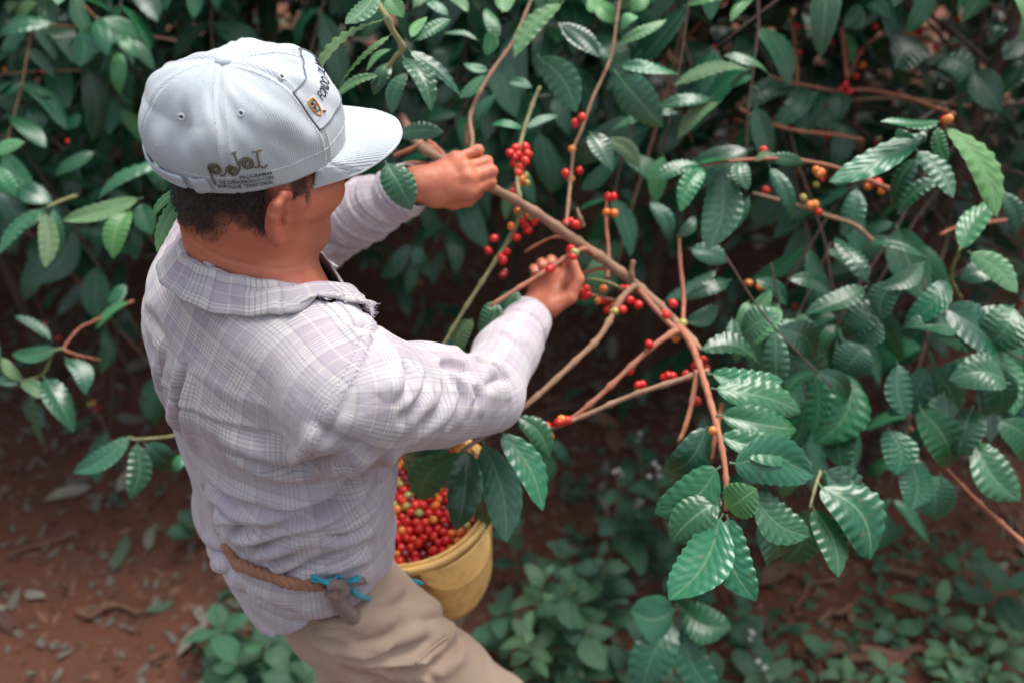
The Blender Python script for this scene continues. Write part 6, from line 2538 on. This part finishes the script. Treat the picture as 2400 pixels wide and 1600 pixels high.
FLW = cherry_mesh('flower', M['flower_white'], 5)
WE = [
    (1250, 1330, .30, 'tall bright weed with pointed leaves right beside the yellow bucket', 'W', 6, .075, 0),
    (1290, 1270, .26, 'fresh green weed growing behind the bright one by the bucket', 'w', 5, .07, 0),
    (1190, 1215, .22, 'small weed half hidden behind the bucket rim', 'w', 4, .06, 0),
    (1270, 1420, .16, 'broad leaved weed below the bright weed and right of the knee', 'w', 5, .095, 0),
    (1160, 1400, .18, 'low weed between the bucket and the khaki thigh', 'w', 5, .08, 0),
    (1330, 1510, .12, 'large pale leaved weed at the bottom edge right of the knee', 'W', 4, .115, 0),
    (1420, 1540, .10, 'dull green weed right of the pale one at the bottom edge', 'w', 4, .10, 0),
    (1440, 1225, .14, 'weed with one broad drooping leaf left of the hanging tip', 'w', 3, .12, 0),
    (1470, 1000, .30, 'weed with tiny white flowers under the berry twigs', 'w', 4, .06, 5),
    (1460, 1150, .26, 'lower white flowered weed left of the glossy leaves', 'w', 4, .065, 5),
    (1720, 1470, .12, 'grey green weed with a few buds below the hanging tip', 'w', 4, .085, 4),
    (2160, 1390, .10, 'pale seedling with four upright leaves on the litter', 'W', 2, .105, 0),
    (2060, 1440, .08, 'seedling with rounded leaves left of the pale one', 'w', 3, .075, 0),
    (1890, 1500, .07, 'small dark seedling with four leaves on brown litter', 'w', 2, .075, 0),
    (2200, 1500, .09, 'feathery weed clump at the lower right', 'W', 5, .06, 0),
    (2320, 1460, .10, 'leafy weed at the right edge near the bottom', 'W', 5, .07, 0),
    (2310, 1350, .14, 'broad leaved plant at the right edge above the weeds', 'w', 3, .11, 0),
    (2050, 1545, .06, 'weed cut by the bottom edge under the pale seedling', 'W', 4, .07, 0),
    (2280, 1550, .06, 'bushy weed in the bottom right corner', 'W', 5, .075, 0),
    (2180, 1560, .06, 'low weed left of the corner weed at the bottom', 'W', 4, .07, 0),
    (1640, 1560, .10, 'weed at the bottom edge under the variegated leaf', 'w', 4, .09, 0),
    (600, 1480, .20, 'dark weed below the hem of the shirt', 'w', 6, .09, 0),
    (540, 1520, .16, 'weed at the bottom edge left of the shirt hem', 'w', 5, .085, 0),
    (660, 1540, .12, 'shaded weed beside the khaki trouser leg', 'w', 5, .085, 0),
    (430, 1200, .12, 'small weed in the litter left of the waist', 'w', 4, .07, 0),
    (2230, 1290, .12, 'dusty weed in the shade at the right edge', 'w', 3, .085, 0),
    (1390, 1380, .12, 'shaded broad leaved weed in the middle of the foreground', 'w', 4, .10, 0),
    (1560, 1300, .12, 'dark weed in the shade behind the hanging tip', 'w', 4, .09, 0),
    (1320, 1340, .34, 'bushy weed between the bright weed and the dark gap', 'w', 6, .08, 0),
    (1215, 1450, .30, 'fresh weed against the outer side of the khaki knee', 'W', 6, .075, 0),
    (1350, 1430, .24, 'spreading weed with oval leaves in the lower middle', 'w', 6, .095, 0),
    (1300, 1570, .16, 'weed poking up from the bottom edge beside the knee', 'w', 5, .09, 0),
    (1490, 1480, .22, 'weed with pointed leaves left of the coffee seedling', 'w', 5, .09, 0),
    (1420, 1090, .38, 'weed standing in the gap under the pale bare twigs', 'w', 5, .07, 3),
    (1510, 1080, .40, 'tallest white flowered weed beside the hanging tip', 'w', 5, .07, 5),
    (1380, 1280, .26, 'dull weed in the shade right of the bushy one', 'w', 5, .085, 0),
    (1760, 1540, .16, 'weed at the bottom edge right of the coffee seedling', 'w', 5, .085, 3),
    (1700, 1400, .16, 'dusky weed half under the hanging glossy leaves', 'w', 4, .08, 0),
    (1960, 1560, .08, 'seedling tuft at the bottom edge among brown litter', 'W', 4, .06, 0),
    (2250, 1420, .12, 'weed with narrow leaves above the feathery clump', 'W', 5, .065, 0),
    (500, 1440, .14, 'weed on the soil just left of the shirt tail', 'w', 5, .085, 0),
    (700, 1560, .20, 'weed in front of the rear trouser leg', 'w', 5, .08, 0),
]
for k, (a, b_, h_, lb, key, n_, ll, fl_n) in enumerate(WE):
    weed(a, b_, h_, lb, key, n_, ll, k, fl_n)
# coffee seedlings under the hanging tip
e = thing('coffee_seedling', 'young coffee seedling with long glossy leaves below the hanging tip', 'seedling', on_ground(1590, 1500))
top = D(1555, 1385, 1.86)
bs = np.array([top[0] + .01, top[1] + .12, 0.0])
Geo().tube([bs, bs * .5 + top * .5 + np.array([.01, 0, .03]), top], [.004, .0035, .003], seg=6).build('stem', M['bark_green'], e)
for x0, y0, x1, y1, wd, kk in ((1555, 1400, 1450, 1400, 100, 'm'), (1560, 1415, 1650, 1600, 90, 'm'), (1550, 1420, 1470, 1610, 105, 'd'), (1560, 1395, 1680, 1440, 100, 'd'), (1560, 1400, 1620, 1480, 80, 'd'), (1550, 1385, 1590, 1330, 70, 'd')):
    b_, t_ = D(x0, y0, 1.86), D(x1, y1, 1.83)
    nh = nrm(nrm(CAM - b_) + ZZ * .6 + RNG.normal(size=3) * .2)
    leaf(e, kk, b_, t_, nh, wd * 1.2 * 1.86 / FPX)
# creeping ground cover
g = Geo()
uvs = []
for k in range(1500):
    if k < 650:
        x_, y_ = r.uniform(.5, 1.9), r.uniform(1.0, 1.75)
    elif k < 1000:
        x_, y_ = r.uniform(-.2, .5), r.uniform(1.2, 2.0)
    elif k < 1200:
        x_, y_ = r.uniform(-.75, -.3), r.uniform(1.1, 1.7)
    else:
        x_, y_ = r.uniform(-2.6, 2.6), r.uniform(1.8, 4)
    if noise3(np.array([[x_, y_, 0]]), 5, 61)[0] < .05:
        continue
    z_ = gz_(x_, y_)[0] + r.uniform(.005, .05)
    a = r.random() * 6.28
    d_ = np.array([math.cos(a), math.sin(a), r.uniform(-.3, .5)])
    l_ = r.uniform(.02, .05)
    v_ = r.integers(4)
    b_ = np.array([x_, y_, z_])
    Mx = np.array(leaf_M(b_, b_ + d_ * l_, nrm(ZZ + r.normal(size=3) * .3), l_ * .55))
    g.add(lv[v_] @ Mx[:3, :3].T + Mx[:3, 3], lf[v_])
    uvs.append(lu[v_])
tag(ob('ground_cover', mesh('ground_cover', np.array(g.V), g.F, M['weed_green'], uv=np.vstack(uvs))), 'creeping small leaved ground cover', 'ground cover', kind='stuff')

# fallen leaves one can tell apart
r = np.random.default_rng(90)
LAND = []
for o in list(bpy.data.objects):
    if o.get('category') in ('weed', 'stick', 'seedling', 'coffee tree'):
        if o.get('category') == 'stick':
            c_ = np.mean([v.co for v in o.data.vertices], 0)
        else:
            c_ = o.location
        sw = o['label'].split()[:9]
        while sw[-1] in ('the', 'of', 'by', 'at', 'with', 'to', 'on', 'in', 'a', 'over', 'and', 'its', 'under', 'below', 'behind', 'beside', 'from', 'left', 'right', 'below', 'few', 'between', 'her', 'his', 'one', 'far', 'down', 'near', 'tiny', 'yellow', 'hanging', 'half', 'twigs', 'above', 'bottom', 'pale', 'shirt', 'pulled'):
            sw.pop()
        short = ' '.join(sw)
        LAND.append((short, c_[0], c_[1]))
zones = [(( -1.75, -.35), (.75, 2.7), 130, 'ggbe', 'on the red soil left of the man', 'fallen leaves left of the man'),
         ((.15, 1.6), (1.25, 2.4), 100, 'bbbg', 'among the litter under the right hand tree', 'fallen leaves under the right hand tree'),
         ((-.2, .45), (1.5, 2.6), 60, 'bbge', 'in the shade below the picked stem', 'fallen leaves below the picked stem')]
CN = {'g': 'withered grey', 'b': 'dead brown', 'e': 'faded green'}
for (x0, x1), (y0, y1), n_, kk, where, grp in zones:
    for k in range(n_):
        x_, y_ = r.uniform(x0, x1), r.uniform(y0, y1)
        c_ = kk[r.integers(len(kk))]
        a = r.random() * 6.28
        z_ = gz_(x_, y_)[0]
        d_ = np.array([math.cos(a), math.sin(a), r.normal() * .12])
        l_ = r.uniform(.045, .13)
        b_ = np.array([x_, y_, z_ + .016])
        ms = LEAVES[c_]
        o = ob('fallen_leaf', ms[r.integers(len(ms))], None, leaf_M(b_, b_ + d_ * l_, nrm(ZZ + r.normal(size=3) * .3), l_ * r.uniform(.3, .48)))
        near = min(LAND, key=lambda q: (q[1] - x_) ** 2 + (q[2] - y_) ** 2)[0]
        tag(o, CN[c_] + ' fallen leaf closest to the ' + near, 'fallen leaf', CN[c_] + ' fallen leaves by the ' + near)
